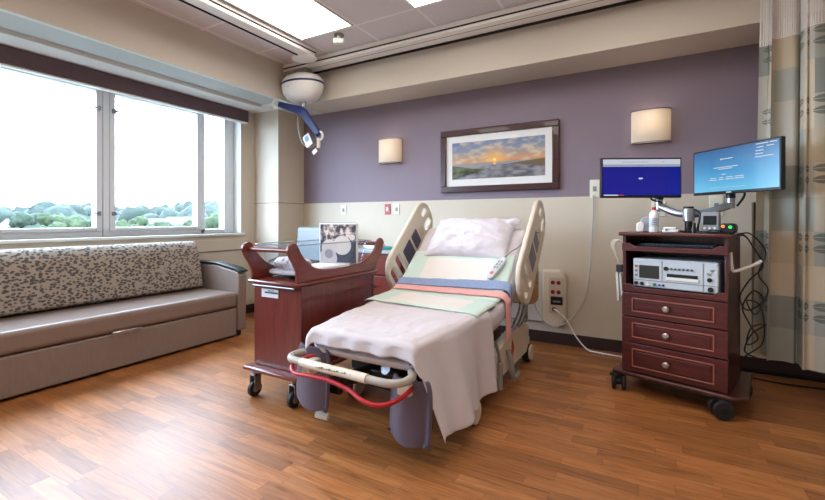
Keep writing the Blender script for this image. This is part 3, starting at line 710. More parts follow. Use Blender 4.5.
# ------------------------------------------------------------------ bedside cabinet
cb = thing('bedside_cabinet', 'cherry wood cabinet with grey top against wall left of bed', 'cabinet', (-2.45, 3.78, 0))
b = MB(); b.box(-.33, .33, -.22, .23, .04, .80); b.build('cabinet_body', cherry, cb, bevel=.004)
b = MB(); b.box(-.35, .35, -.25, .24, .80, .835); b.build('counter_top', shelf_grey, cb, bevel=.006)
b = MB(); b.box(-.31, .31, -.19, .2, 0, .04); b.build('plinth', dark_base, cb)
for z in (.585, .365, .08):
    hgt = .205 if z > .1 else .27
    b = MB(); b.box(-.32, .32, -.24, -.221, z, z+hgt); d = b.build('drawer', cherry_x, cb, bevel=.006)
    b = MB(); b.lathe([(.006, 0), (.008, .015), (.018, .022), (.016, .032)], (0, 0, 0), 16, Matrix.Translation((0, -.24, z+hgt*.52)) @ Matrix.Rotation(PI/2, 4, 'X')); b.build('drawer_knob', steel, d)
t = thing('teal_tray', 'small teal plastic tray lying on grey cabinet top', 'tray', (-2.36, 3.66, .835))
b = MB(); b.prism(rrect(0, 0, .2, .1, .03), 0, .006, 'z'); b.build('tray_base', teal, t)
b = MB(); b.tube([(p[0], p[1], .022) for p in rrect(0, 0, .21, .11, .03)], .008, seg=8, smooth=1, closed=True); b.tube([(p[0], p[1], .010) for p in rrect(0, 0, .2, .1, .03)], .009, seg=8, smooth=1, closed=True); b.build('tray_rim', teal, t)
t = thing('tissue_pack', 'crumpled white tissue pack on the cabinet behind the bassinet', 'tissues', (-2.56, 3.72, .835))
b = MB(); b.box(-.1, .1, -.06, .06, 0, .05); b.build('tissue_box', white_pl, t, bevel=.01)
def tis(u, v):
    x = (u-.5)*.12; y = (v-.5)*.08
    return (x, y, .05+.035*(1-abs(2*u-1))*(1-abs(2*v-1))+.008*fbm(x*40, y*40))
grid('tissue', tis, 10, 8, sheet, t, thick=.002)

# ------------------------------------------------------------------ hospital bed
bed = thing('hospital_bed', 'adjustable hospital birthing bed with raised head and cream side rails', 'bed', (-1.27, 2.6, 0))
BD = (-1.27, 2.6, 0)
PROF = [(Vector((p.y, p.z))) for p in catmull([(0, 1.72, .545), (0, 1.9, .55), (0, 2.3, .572), (0, 2.60, .58), (0, 2.76, .61), (0, 2.90, .70), (0, 3.10, .872), (0, 3.34, 1.09)], 10)]
cum = [0]
for a, b_ in zip(PROF, PROF[1:]): cum.append(cum[-1]+(b_-a).length)
LEN = cum[-1]
def prof(s):
    s = max(0, min(LEN, s))
    for i in range(len(cum)-1):
        if s <= cum[i+1]+1e-9:
            t = (s-cum[i])/(cum[i+1]-cum[i]); return PROF[i].lerp(PROF[i+1], t), (PROF[i+1]-PROF[i]).normalized()
def s_at_y(y):
    for i in range(len(PROF)-1):
        if PROF[i].x <= y <= PROF[i+1].x: return cum[i]+(y-PROF[i].x)/(PROF[i+1].x-PROF[i].x)*(cum[i+1]-cum[i])
    return 0 if y < PROF[0].x else LEN
def xr(y): return -.945 + .11*min(1, max(0, (y-1.7)/.75))
def xl(y): return -1.60 - .125*min(1, max(0, (y-1.7)/.75))
def surf(x, s, off=0):
    """point on mattress top, edges rounded"""
    p, t = prof(s); n = Vector((-t.y, t.x)); l_, r_ = xl(p.x), xr(p.x)
    e = min(x-l_, r_-x); R = .05
    drop = 0 if e > R else R-math.sqrt(max(0, R*R-(R-max(e, 0))**2))
    q = p+n*(off-drop*.8)
    return Vector((x, q.x, q.y))
def mattress():
    bm = bmesh.new(); nS, TH = 90, .13; rings = []
    for i in range(nS+1):
        s = LEN*i/nS; p, t = prof(s); n = Vector((-t.y, t.x)); l_, r_ = xl(p.x), xr(p.x)
        e = min(s, LEN-s); k = 0 if e > .05 else .04*(1-math.sqrt(max(0, 1-(1-e/.05)**2)))
        cr = rrect((l_+r_)/2, -TH/2, r_-l_-2*k, TH-2*k, .05-k*.5, 6)
        # densify top
        pts = []
        for a, b_ in zip(cr, cr[1:]+cr[:1]):
            m = max(1, int(abs(b_[0]-a[0])/.04)); pts += [(a[0]+(b_[0]-a[0])*q/m, a[1]+(b_[1]-a[1])*q/m) for q in range(m)]
        ring_ = []
        for X_, D_ in pts:
            wr = .008*fbm(X_*9, s*9) + .004*fbm(X_*25, s*10, 3)
            q = p+n*(D_+wr); ring_.append(bm.verts.new((X_, q.x, q.y)))
        rings.append(ring_)
    m = min(len(r) for r in rings)
    return bm, rings
# constant vertex count per ring
def mattress_obj():
    nS, TH = 100, .13; W_ = 60; bmv = []; F_ = []
    base = rrect(0, 0, 1, 1, .1, 6)
    for i in range(nS+1):
        s = LEN*i/nS; p, t = prof(s); n = Vector((-t.y, t.x)); l_, r_ = xl(p.x), xr(p.x)
        e = min(s, LEN-s); k = 0 if e > .05 else .045*(1-math.sqrt(max(0, 1-(1-e/.05)**2)))
        wd = r_-l_-2*k; th = TH-2*k; R = .048
        corners = []
        for sx, sy, a0 in ((1, 1, 0), (-1, 1, 90), (-1, -1, 180), (1, -1, 270)):
            for q in range(7):
                a = math.radians(a0+90*q/6); corners.append((sx*(wd/2-R)+R*math.cos(a), sy*(th/2-R)+R*math.sin(a)))
            if sy*1 == 1 and sx == 1 or (sx == -1 and sy == -1):
                x_a = sx*(wd/2-R); yy = sy*th/2
                for q in range(1, 24): corners.append((x_a+(-2*x_a)*q/24, yy))
        for cx_, cy_ in corners:
            X_ = (l_+r_)/2+cx_; D_ = -TH/2+cy_
            wr = (.010*fbm(X_*8, s*8) + .005*fbm(X_*26, s*9, 3)) if cy_ > -.02 else 0
            q = p+n*(D_+wr); bmv.append((X_-BD[0], q.x-BD[1], q.y-BD[2]))
        M_ = len(corners)
    for i in range(nS):
        for j in range(M_): F_.append((i*M_+j, i*M_+(j+1) % M_, (i+1)*M_+(j+1) % M_, (i+1)*M_+j))
    F_.append(tuple(range(M_))[::-1]); F_.append(tuple(nS*M_+j for j in range(M_)))
    me = bpy.data.meshes.new('mattress'); me.from_pydata(bmv, [], F_); me.materials.append(sheet)
    for p_ in me.polygons: p_.use_smooth = True
    me.polygons[-1].use_smooth = me.polygons[-2].use_smooth = False
    return obj_from_mesh('mattress', me, bed)
mattress_obj()
# deck under mattress
def deck(s0, s1, name, inset=.02, th=.035, m=cream_pl):
    p0, t0 = prof(s0); p1, t1 = prof(s1); n = Vector((-(p1-p0).y, (p1-p0).x)).normalized()
    a, b_ = p0-n*.135, p1-n*.135
    bb = MB(BD); bb.prism([(a.x, a.y), (b_.x, b_.y), (b_.x-n.x*th, b_.y-n.y*th), (a.x-n.x*th, a.y-n.y*th)], xl(p0.x)+inset, xr(p0.x)-inset, 'x')
    return bb.build(name, m, bed, bevel=.006)
b = MB(BD); b.prism([(-1.57, 1.765), (-.965, 1.765), (-.87, 2.35), (-1.69, 2.35)], .405, .43, 'z'); b.build('foot_deck', cream_pl, bed, bevel=.01)
deck(s_at_y(2.38), s_at_y(2.74), 'seat_deck', .03)
deck(s_at_y(2.84), LEN-.01, 'back_deck', .03)
b = MB(BD)
b.box(-1.595, -1.535, 1.64, 1.73, .33, .40)
b.build('foot_bracket', cream_pl, bed, bevel=.008)
b = MB(BD); b.box(-1.02, -.95, 1.66, 1.74, .33, .39); b.build('foot_bracket', cream_pl, bed, bevel=.008)
b = MB(BD); b.box(-1.55, -.98, 2.0, 2.9, .26, .385); b.box(-1.4, -1.1, 1.95, 3.3, .20, .30); b.build('lift_frame', black, bed, bevel=.01)
for q in (((-1.24, 1.9, .34), (-1.2, 2.3, .16), .03), ((-1.4, 2.8, .3), (-1.4, 3.1, .7), .02), ((-1.1, 2.8, .3), (-1.1, 3.1, .7), .02)):
    b = MB(BD); b.cyl(*q); b.build('actuator', steel, bed)
# base cover both sides
bp = [(2.22, .16), (2.30, .11), (3.32, .10), (3.40, .16), (3.40, .30), (3.28, .345), (3.02, .36), (2.78, .335), (2.45, .25), (2.24, .20)]
b = MB(BD); b.prism(bp, -.905, -.845, 'x'); b.build('side_cover', cream_pl, bed, bevel=.01, seg=3)
b = MB(BD); b.prism(bp, -1.70, -1.64, 'x'); b.build('side_cover', cream_pl, bed, bevel=.01, seg=3)
b = MB(BD); b.box(-1.64, -.905, 2.3, 3.35, .12, .22); b.build('base_frame', grey_pl, bed, bevel=.01)
b = MB(BD); b.prism([(2.92, .30), (2.97, .24), (2.93, .16), (2.90, .22)], -.845, -.842, 'x'); b.build('red_sticker', red_pl, bed)
def bcaster(x, y):
    wv = MB(BD); wv.cyl((x-.025, y, .07), (x+.025, y, .07), .07, seg=28); w_ = wv.build('caster_wheel', rubber, bed, bevel=.012)
    cv = MB(BD); cv.cyl((x+.027, y, .075), (x+.043, y, .075), .062, seg=28); cv.cyl((x-.043, y, .075), (x-.027, y, .075), .062, seg=28); cv.box(x-.02, x+.02, y-.02, y+.02, .14, .20); cv.build('wheel_cover', cream_pl, w_, bevel=.006)
for x in (-.87, -1.67):
    for y in (2.20, 3.42): bcaster(x, y)
# brake pedals and lever
b = MB(BD); b.tube([(-.84, 2.80, .26), (-.815, 2.79, .20), (-.805, 2.79, .10), (-.80, 2.84, .065), (-.80, 2.92, .075)], .018); b.build('brake_pedal', grey_pl, bed)
b = MB(BD); b.tube([(-.86, 2.46, .40), (-.84, 2.54, .36), (-.82, 2.56, .27), (-.81, 2.54, .10)], .010); lv = b.build('release_lever', steel, bed)
b = MB(BD); b.cyl((-.812, 2.55, .25), (-.81, 2.54, .09), .018); b.build('lever_grip', grey_pl, lv)
b = MB(BD); b.box(-.92, -.87, 2.40, 2.75, .36, .415); b.cyl((-.90, 2.44, .33), (-.85, 2.44, .33), .03); b.tube([(-.87, 2.42, .36), (-.86, 2.47, .27), (-.86, 2.40, .22)], .012); b.build('hinge_mechanism', black, bed, bevel=.004)
# headboard
b = MB(BD); hp = rrect(-1.265, .61, .88, .38, .07)
b.prism(hp, 3.62, 3.65, 'y'); b.build('headboard', tan_wood, bed, bevel=.008)
b = MB(BD); b.box(-1.65, -1.61, 3.3, 3.62, .28, .33); b.box(-1.65, -1.60, 3.58, 3.62, .3, .6); b.build('headboard_support', steel, bed)
b = MB(BD); b.box(-.95, -.91, 3.3, 3.62, .28, .33); b.box(-.96, -.91, 3.58, 3.62, .3, .6); b.build('headboard_support', steel, bed)
# foot handle
hand = [(-1.58, 1.72, .43), (-1.66, 1.70, .425), (-1.695, 1.64, .42), (-1.66, 1.585, .42), (-1.58, 1.57, .42), (-1.42, 1.56, .42), (-1.26, 1.555, .42), (-1.10, 1.545, .42), (-1.0, 1.55, .42), (-.945, 1.585, .425), (-.94, 1.65, .43), (-.975, 1.70, .43)]
b = MB(BD); b.tube([(-1.3+(q[0]+1.3)*.97, q[1]+.035, q[2]-.01) for q in hand], .019, seg=14); fh = b.build('foot_handle', mat('grip_grey', (168, 160, 150), .5), bed)
b = MB(BD); b.tube([(-1.56, 1.604, .41), (-1.42, 1.594, .41), (-1.26, 1.589, .41), (-1.13, 1.581, .41)], .0225, seg=14); b.build('handle_sleeve', cream_pl, fh)
b = MB(BD)
for i in range(14): b.box(-1.43+i*.016, -1.422+i*.016, 1.566, 1.573, .415, .417+.003*(i % 3))
b.build('handle_lettering', grey_pl, fh, smooth=False)
redp = [(-1.55, 1.76, .41), (-1.63, 1.68, .395), (-1.64, 1.62, .375), (-1.58, 1.575, .36), (-1.46, 1.57, .366), (-1.35, 1.57, .366), (-1.22, 1.56, .35), (-1.13, 1.54, .328), (-1.05, 1.54, .322), (-.98, 1.57, .34), (-.95, 1.64, .362), (-.96, 1.70, .37), (-1.0, 1.76, .38)]
b = MB(BD); b.tube(redp, .011, seg=12); b.build('red_bumper_rail', red_pl, bed)
# foot supports: curved shells
def shell(cx_, y_, z0, z1, wd, depth, lean=0, flip=1):
    def fn(u, v):
        a = (u-.5)*2; z = z0+(z1-z0)*v
        w_ = wd/2*(1-.16*abs(2*v-1)**5)
        x = cx_+a*w_
        yy = y_-depth*(1-a*a)**.9*(.5+.5*v)+lean*(1-v)
        if flip*a > .78: yy -= .05*(flip*a-.78)/.22
        zz = z+ (.03*(a*a) if v < .08 else 0)
        return (x, yy, zz)
    o = grid('foot_support', fn, 24, 20, purple_pl, bed, shift=BD); s = o.modifiers.new('t', 'SOLIDIFY'); s.thickness = .016; s.offset = -1
    bv = o.modifiers.new('b', 'BEVEL'); bv.width = .004; bv.segments = 2
    return o
shell(-1.615, 1.77, .10, .45, .265, .05, -.02, 1)
shell(-.985, 1.75, .085, .395, .24, .07, -.03, 1)
b = MB(BD); b.box(-1.6, -1.45, 1.77, 1.81, .2, .28); b.cyl((-1.52, 1.79, .24), (-1.32, 2.1, .3), .04); b.box(-1.0, -.9, 1.76, 1.80, .14, .3); b.cyl((-1.0, 1.79, .24), (-1.15, 2.1, .3), .03); b.build('support_arm', black, bed, bevel=.006)
b = MB(BD); b.cyl((-1.62, 1.78, .06), (-1.55, 1.80, .05), .02); b.build('white_stopper', white_pl, bed)
# side rails
def side_rail(x, s_out):
    L_, W2 = .88, .36
    ou = rrect(0, 0, L_, W2, .15, 10)
    ou = [(p[0], p[1]*(1 if p[0] < 0 else 1-.10*p[0]/.44)) for p in ou]
    holes = [rrect(-.335, .075, .09, .14, .035, 4, .15), rrect(-.335, -.065, .09, .12, .035, 4, -.15), rrect(.335, .055, .12, .11, .04, 4), rrect(.33, -.075, .12, .09, .035, 4)]
    holes = [rrect(-.368, 0.005, .09, .21, .036, 5), rrect(-.245, .0, .10, .27, .04, 5), rrect(.35, .07, .13, .08, .034, 5), rrect(.335, -.055, .17, .10, .042, 5)]
    ang = math.radians(43)
    M = Matrix.Translation(Vector((x, 3.17, .925))-Vector(BD)) @ Matrix.Rotation(ang, 4, 'X') @ Matrix(((0, 0, 1, 0), (1, 0, 0, 0), (0, 1, 0, 0), (0, 0, 0, 1)))
    r = plate('side_rail', ou, holes, .036, cream_pl, bed, .012, M)
    for (cu_, cv_, w_, h_) in ((.075, .0, .11, .15), (-.085, .0, .15, .17)):
        for sg in (1, -1):
            if sg == -1 and cu_ > 0: pass
            b = MB(); b.prism(rrect(cu_, cv_, w_, h_, .01), sg*.0175, sg*.0195, 'z'); bmesh.ops.transform(b.bm, matrix=M, verts=b.bm.verts); b.build('control_panel', mat('panel_slate', (76, 74, 96), .3), r)
    b = MB()
    for i in range(4):
        for j in range(5): b.cyl((.165+i*.018, -.06+j*.018, -.0188), (.165+i*.018, -.06+j*.018, .0188), .005, seg=8)
    bmesh.ops.transform(b.bm, matrix=M, verts=b.bm.verts); b.build('speaker_grille', grey_pl, r)
    for (cu_, cv_) in ((-.06, -.15), (.15, -.15)):
        b = MB(); b.cyl((cu_, cv_, 0), (cu_, cv_, -s_out*.06), .028); bmesh.ops.transform(b.bm, matrix=M, verts=b.bm.verts); b.build('rail_pivot', cream_pl, r, bevel=.008)
side_rail(-.765, 1); side_rail(-1.80, -1)
for q in ([(-.80, 2.98, .68), (-.79, 2.95, .52), (-.83, 2.9, .38)], [(-.80, 3.2, .8), (-.80, 3.1, .5), (-.84, 3.05, .36)], [(-1.77, 2.98, .68), (-1.78, 2.95, .52), (-1.72, 2.9, .38)]):
    b = MB(BD); b.tube(q, .017); b.build('rail_bracket', steel, bed)

# bedding (things lying on the bed)
OFF = .024
def drape_fn(y_a, y_b, x_a, hang, off, foldamp=.03, tail=0.0):
    def fn(u, v):
        ya = y_a+(y_b-y_a)*u
        top_w = xr(ya)-x_a
        tot = top_w+hang; d = v*tot
        foot = max(0, 1.722-ya)
        s = s_at_y(max(ya, 1.722))
        if d <= top_w-.02:
            X_ = x_a+d; p = surf(X_, s, off+.006*fbm(X_*7, ya*7)+.003*fbm(X_*20, ya*12, 2))
        else:
            e = d-(top_w-.02); X_ = xr(ya)+.012; fr = min(1, e/(hang+.02))
            fold = foldamp*fr*(math.sin(ya*13+.6)+.5*math.sin(ya*29+1))
            p0 = surf(xr(ya)-.02, s, off)
            R_ = .03
            if e < R_*PI/2:
                a = e/R_; p = Vector((p0.x+R_*math.sin(a), p0.y, p0.z-R_*(1-math.cos(a))))
            else:
                p = Vector((p0.x+R_+fold+.02*fr, p0.y+tail*fr*(1-u), p0.z-R_-(e-R_*PI/2)))
        if foot > 0:
            R_ = .035
            if foot < R_*PI/2: a = foot/R_; p = Vector((p.x, 1.722-R_*math.sin(a), p.z-R_*(1-math.cos(a))))
            else: p = Vector((p.x+.004*math.sin(p.x*50), 1.722-R_-.006*math.sin(p.x*38), p.z-R_-(foot-R_*PI/2)+.01*fbm(p.x*6, 2)))
        return p
    return fn
def sheet_fn(u, v):
    # foot flap only where the sheet is still on top
    ya = 1.40+(2.43-1.40)*u
    return drape_fn(1.40, 2.43, -1.585, .40, OFF)(u, v)
def sheet2(u, v):
    fl = max(0.0, min(1.0, (v-.60)/.1))          # hanging part starts further back
    ya0 = 1.62*(1-fl)+1.67*fl
    ya = ya0+(2.43-ya0)*u
    f = drape_fn(ya, ya, -1.61, .465, OFF, .024)
    p = f(0, v)
    if v > .62:
        fr = (v-.62)/.38
        p.y += .06*fr*(1-u)**1.5 - .02*fr*u
        p.x += .12*fr*(1-u)
        p.z += .045*fr*(1-u)**2 + .012*fr*math.sin(u*14+1)
        p.z += .10*fr*max(0, .12-u)/.12*0
    return p
sh = grid('top_sheet', sheet2, 90, 110, sheet, thick=.004)
tag(sh, 'white sheet covering foot of the bed and hanging almost to floor', 'sheet')
def lying(y_a, y_b, xa, xb, off, skew=0, hang=0, amp=.004, fold_amp=.01):
    """cloth rectangle lying on the mattress, optionally hanging over its right edge"""
    def fn(u, v):
        X_ = xa+(xb-xa)*v; y0_ = y_a+(y_b-y_a)*u+skew*(v-.5)
        R_ = .03; lim = xr(y0_)+.0
        s = s_at_y(y0_)
        if X_ <= lim-.02: return surf(max(X_, xl(y0_)+.001), s, off+amp*(1+fbm(X_*9, y0_*9)))
        e = X_-(lim-.02); p0 = surf(lim-.02, s, off+amp); 
        if e < R_*PI/2: a = e/R_; return Vector((p0.x+R_*math.sin(a), p0.y, p0.z-R_*(1-math.cos(a))))
        return Vector((p0.x+R_+fold_amp*math.sin(y0_*30)+.006, p0.y, p0.z-R_-(e-R_*PI/2)))
    return fn
p1 = grid('underpad', lying(2.66, 3.09, -1.70, -.86, .022, 0), 26, 40, PADM, thick=.004)
tag(p1, 'green edged white absorbent pad on raised backrest below the pillow', 'underpad')
p2 = grid('underpad', lying(2.30, 2.66, -1.69, -.852, .030, -.06), 26, 40, PADM, thick=.004)
tag(p2, 'green edged white absorbent pad on the seat below pink cloth', 'underpad')
bc = grid('blue_cloth', lying(2.80, 2.87, -1.735, -.68, .034, .04, amp=.004), 10, 60, blue_cloth, thick=.006)
tag(bc, 'narrow folded blue cloth laid across the bed above pink one', 'cloth')
pk = grid('pink_cloth', lying(2.71, 2.785, -1.735, -.545, .034, .02, amp=.004), 10, 70, pink_cloth, thick=.006)
tag(pk, 'narrow folded pink cloth across the bed hanging over right side', 'cloth')
# pillow
def pillow():
    t, _ = prof(s_at_y(3.22)); ang = math.radians(42)
    V = []; F_ = []; n = 46
    idx = {}
    for side in (1, -1):
        for i in range(n+1):
            for j in range(n+1):
                u, v = 2*i/n-1, 2*j/n-1
                ed = (i in (0, n)) or (j in (0, n))
                if side == -1 and ed: idx[(side, i, j)] = idx[(1, i, j)]; continue
                prof_ = max(0, (1-abs(u)**3.2))**.55*max(0, (1-abs(v)**2.6))**.6
                x = .355*u*(1-.06*(1-abs(v))*0-.07*(1-v*v)*(abs(u)**4)); y = .225*v*(1-.08*(1-u*u)*(abs(v)**4))
                z = side*(.105 if side == 1 else .035)*prof_
                z += (.016*fbm(u*2.2+5, v*2.2)+.009*fbm(u*4, v*6, 4))*(1 if side == 1 else .2)*min(1, prof_*2)
                if u > .8 and v > .6: z += .02; x += .03
                idx[(side, i, j)] = len(V); V.append(Vector((x, y, z)))
        for i in range(n):
            for j in range(n):
                q = [idx[(side, i, j)], idx[(side, i+1, j)], idx[(side, i+1, j+1)], idx[(side, i, j+1)]]
                F_.append(q if side == 1 else q[::-1])
    M = Matrix.Rotation(ang, 4, 'X')
    me = bpy.data.meshes.new('pillow'); me.from_pydata([M @ v for v in V], [], F_); me.materials.append(pillow_m)
    for p_ in me.polygons: p_.use_smooth = True
    o = obj_from_mesh('pillow', me); o.location = (-1.265, 3.20, .99); o.rotation_euler = (0, 0, 0)
    o.modifiers.new('s', 'SUBSURF').render_levels = 1
    return tag(o, 'plump white pillow at the raised head of the bed', 'pillow')
pillow()
# hand remote
p_, t_ = prof(s_at_y(2.96)); base = surf(-.96, s_at_y(2.97), .034)
rm_ = thing('bed_remote', 'light grey handheld call remote on the pad beside right rail', 'remote', base)
rm_.rotation_euler = (math.radians(38), 0, math.radians(-22))
b = MB(); b.prism(rrect(0, 0, .062, .22, .028), 0, .022, 'z'); b.build('remote_body', mat('remote_grey', (196, 198, 202), .4), rm_, bevel=.006)
b = MB()
for x, y in ((-.012, .0), (.012, .0), (-.012, .03), (.012, .03), (-.012, .06), (.012, .06)): b.box(x-.007, x+.007, y-.01, y+.01, .022, .025)
b.build('remote_buttons', grey_pl, rm_, bevel=.001)
b = MB(); b.cyl((0, -.06, .02), (0, -.06, .026), .014); b.build('call_button', mat('orange_button', (220, 110, 60), .4), rm_)
b = MB(); b.tube([(0, .11, .01), (.02, .17, .02), (.04, .26, .0), (.07, .38, .02), (.09, .45, -.02)], .005); b.build('remote_cord', grey_pl, rm_)

# ------------------------------------------------------------------ monitor cart
CO = Vector((-.163, 3.165, 0)); CR = math.radians(-16)
ca, cbv = Vector((math.cos(CR), math.sin(CR), 0)), Vector((-math.sin(CR), math.cos(CR), 0))
def cp(x, y, z=0): return CO+ca*x+cbv*y+Vector((0, 0, z))
ct = thing('monitor_cart', 'dark mahogany rolling cart with three drawers and open shelf', 'cart', CO, CR)
CW, CD = .58, .40
for q in ((0, .02, .01, CD), (CW-.02, CW, .01, CD)):
    b = MB(); b.box(*q, .14, 1.035); b.build('side_panel', cart_side, ct, bevel=.002)
b = MB(); b.box(.02, CW-.02, CD-.015, CD, .14, 1.035); b.build('back_panel', cart_side, ct)
b = MB(); b.box(-.02, CW+.02, -.02, CD+.02, 1.035, 1.060); b.build('top_board', cart_wood, ct, bevel=.008)
b = MB(); b.prism([(-.05, -.04), (CW+.03, -.05), (CW+.09, .02), (CW+.05, CD+.13), (-.03, CD+.13), (-.06, .0)], .112, .138, 'z'); b.build('base_board', cart_side, ct, bevel=.008)
b = MB(); b.box(.02, CW-.02, .02, CD-.015, .955, .965); b.build('shelf', cart_side, ct)
b = MB(); b.box(.02, CW-.02, .005, CD-.015, .675, .695); b.build('shelf', cart_side, ct)
def lip(z0, h_, nm):
    pts = [(0, z0), (CW, z0), (CW, z0+h_), (CW-.05, z0+h_), (CW-.08, z0+h_-.02), (.08, z0+h_-.02), (.05, z0+h_), (0, z0+h_)]
    b = MB(); b.prism(pts, -.006, .014, 'y'); b.build(nm, cart_wood, ct, bevel=.003)
lip(.935, .052, 'shelf_lip'); lip(.665, .052, 'shelf_lip')
zs = [(.505, .660), (.334, .498), (.142, .327)]
bead_highlight = mat('drawer_bead_highlight', (150, 96, 84), .35)
for z0, z1 in zs:
    b = MB(); b.box(.002, CW-.002, -.012, .01, z0, z1)
    d = b.build('drawer', cart_wood, ct, bevel=.003)
    mx = .065; mz = .032
    b = MB()
    X0, X1, Z0, Z1 = mx, CW-mx, z0+mz, z1-mz
    b.prism([(X0, Z0), (X1, Z0), (X1-.008, Z0+.008), (X0+.008, Z0+.008)], -.018, -.012, 'y'); b.prism([(X0, Z1), (X1, Z1), (X1-.008, Z1-.008), (X0+.008, Z1-.008)], -.018, -.012, 'y')
    b.box(X0, X0+.007, -.018, -.012, Z0, Z1); b.box(X1-.007, X1, -.018, -.012, Z0, Z1)
    b.build('drawer_molding', bead_highlight if False else mat('mahogany_bead_highlight', (150, 88, 78), .3, coat=.4), d, bevel=.0015)  # bead highlights painted in as a lighter, pinkish wood colour
    b = MB(); b.box(X0+.02, X1-.02, -.016, -.012, Z0+.018, Z1-.018); b.build('drawer_panel', cart_wood, d, bevel=.002)
    b = MB(); b.lathe([(.007, 0), (.008, .012), (.018, .02), (.019, .026), (.012, .033)], (0, 0, 0), 18, Matrix.Translation((CW*.46, -.012, (z0+z1)/2)) @ Matrix.Rotation(PI/2, 4, 'X')); b.build('drawer_knob', mat('pewter', (190, 184, 178), .3, metal=.7), d)
for x, y, a in ((-.02, -.005, .3), (CW-.03, -.03, -1.0), (0, CD+.05, .2), (CW, CD+.05, .5)):
    Mx = Matrix.Translation((x, y, 0)) @ Matrix.Rotation(a, 4, 'Z')
    b = MB(); b.cyl((-.042, 0, .056), (-.018, 0, .056), .056, seg=28); b.cyl((.018, 0, .056), (.042, 0, .056), .056, seg=28); bmesh.ops.transform(b.bm, matrix=Mx, verts=b.bm.verts); w_ = b.build('cart_caster', rubber, ct, bevel=.008)
    b = MB(); b.box(-.022, .022, -.02, .045, .06, .112); b.cyl((-.044, 0, .056), (.044, 0, .056), .025); bmesh.ops.transform(b.bm, matrix=Mx, verts=b.bm.verts); b.build('caster_housing', black, w_, bevel=.006)
b = MB(); b.box(-.06, -.01, -.06, -.03, .095, .112); b.build('brake_lever', black, ct, bevel=.003)
b = MB(); b.tube([(CW+.0, .06, .95), (CW+.005, .07, .86), (CW+.02, .09, .84), (CW+.10, .16, .88), (CW+.125, .19, .90)], .009); b.build('side_hook', white_pl, ct)
# keyboard on slide-out shelf
t = thing('keyboard', 'slim black keyboard on top slot of the mahogany cart', 'keyboard', cp(CW/2, .2, .965), CR)
b = MB(); b.box(-.22, .22, -.13, .05, 0, .012); k_ = b.build('keyboard_body', black, t, bevel=.003)
b = MB()
for i in range(14):
    for j in range(4): b.box(-.205+i*.0295, -.18+i*.0295, -.115+j*.036, -.087+j*.036, .012, .018)
b.build('keys', mat('key_grey', (70, 84, 100), .4), k_)

# fetal monitor
fm = thing('fetal_monitor', 'pale blue-white fetal monitor with small screen on cart shelf', 'medical monitor', cp(CW/2+.005, .10, .696), CR)
body = mat('monitor_case', (196, 204, 212), .4); FW, FH = .47, .192
b = MB(); b.box(-FW/2, FW/2, -.075, .22, 0.006, FH); b.build('case', body, fm, bevel=.008)
b = MB(); b.box(-FW/2+.004, FW/2-.004, -.078, -.074, .048, .052); b.box(-FW/2+.17, -FW/2+.173, -.078, -.074, .052, FH-.01); b.box(FW/2-.08, FW/2-.077, -.078, -.074, .01, FH-.01); b.build('panel_seam', grey_pl, fm)
b = MB(); b.box(-FW/2+.038, -FW/2+.155, -.079, -.074, .064, .148); b.build('screen', mat('lcd_dark', (52, 56, 52), .25), fm, bevel=.002)
b = MB(); b.box(-FW/2+.20, FW/2-.105, -.079, -.074, .082, .104); b.build('paper_slot', black, fm)
b = MB(); b.box(-FW/2+.195, FW/2-.10, -.082, -.074, .063, .083); b.build('paper_tray', white_pl, fm, bevel=.002)
for x, z, r, m_ in [(-FW/2+.02, .027, .012, black), (-FW/2+.055, .027, .012, black), (-FW/2+.09, .027, .010, white_pl), (-FW/2+.13, .027, .010, mat('green_port', (30, 110, 60), .4)), (-FW/2+.158, .027, .007, mat('blue_port', (50, 90, 200), .4)), (-FW/2+.18, .027, .007, black),
                    (FW/2-.04, .028, .015, black), (FW/2-.045, .085, .013, black), (FW/2-.05, .12, .008, grey_pl), (FW/2-.035, .142, .007, grey_pl), (-FW/2+.195, .135, .013, black),
                    (-FW/2+.02, .14, .008, mat('orange_light', (200, 90, 70), .4)), (-FW/2+.02, .11, .008, grey_pl), (-FW/2+.02, .08, .008, grey_pl)] + [(-FW/2+.225+i*.022, .135, .007, mat('key_slate', (80, 90, 104), .4)) for i in range(6)]:
    b = MB(); b.cyl((x, -.083, z), (x, -.074, z), r, seg=14); b.build('port' if z < .03 else 'control_knob', m_, fm)

# monitors
def monitor(label, origin, rz, W, Hh, scr, items, arm_to):
    t = thing('computer_monitor', label, 'monitor', origin, rz)
    b = MB(); b.box(-W/2, W/2, 0, .03, -Hh/2, Hh/2); b.box(-.12, .12, .03, .055, -.09, .06); b.build('casing', black, t, bevel=.004)
    b = MB(); b.box(-W/2+.010, W/2-.010, -.002, .001, -Hh/2+.018, Hh/2-.010); s = b.build('display', scr, t, smooth=False)
    for (x, z, w_, h_, c_) in items:
        b = MB(); b.box(-W/2+x*W-w_*W/2, -W/2+x*W+w_*W/2, -.0035, -.002, -Hh/2+z*Hh-h_*Hh/2, -Hh/2+z*Hh+h_*Hh/2)
        b.build('screen_graphic', c_, s, smooth=False)
    return t
wh = mat('screen_white', (10, 10, 10), .4, emis=(226, 232, 244), es=.55)
wh2 = mat('screen_bar', (10, 10, 10), .4, emis=(200, 206, 220), es=.65)
gy = mat('screen_text_grey', (10, 10, 10), .4, emis=(120, 128, 146), es=.8)
rd = mat('screen_red', (10, 10, 10), .4, emis=(200, 60, 70), es=.8)
scr1 = screen_mat('blue_screen', [(0, (12, 18, 150)), (1, (10, 16, 138))], .6)
scr2 = screen_mat('cyan_screen', [(0, (104, 180, 216)), (.5, (72, 140, 188)), (1, (52, 92, 140))], .85)
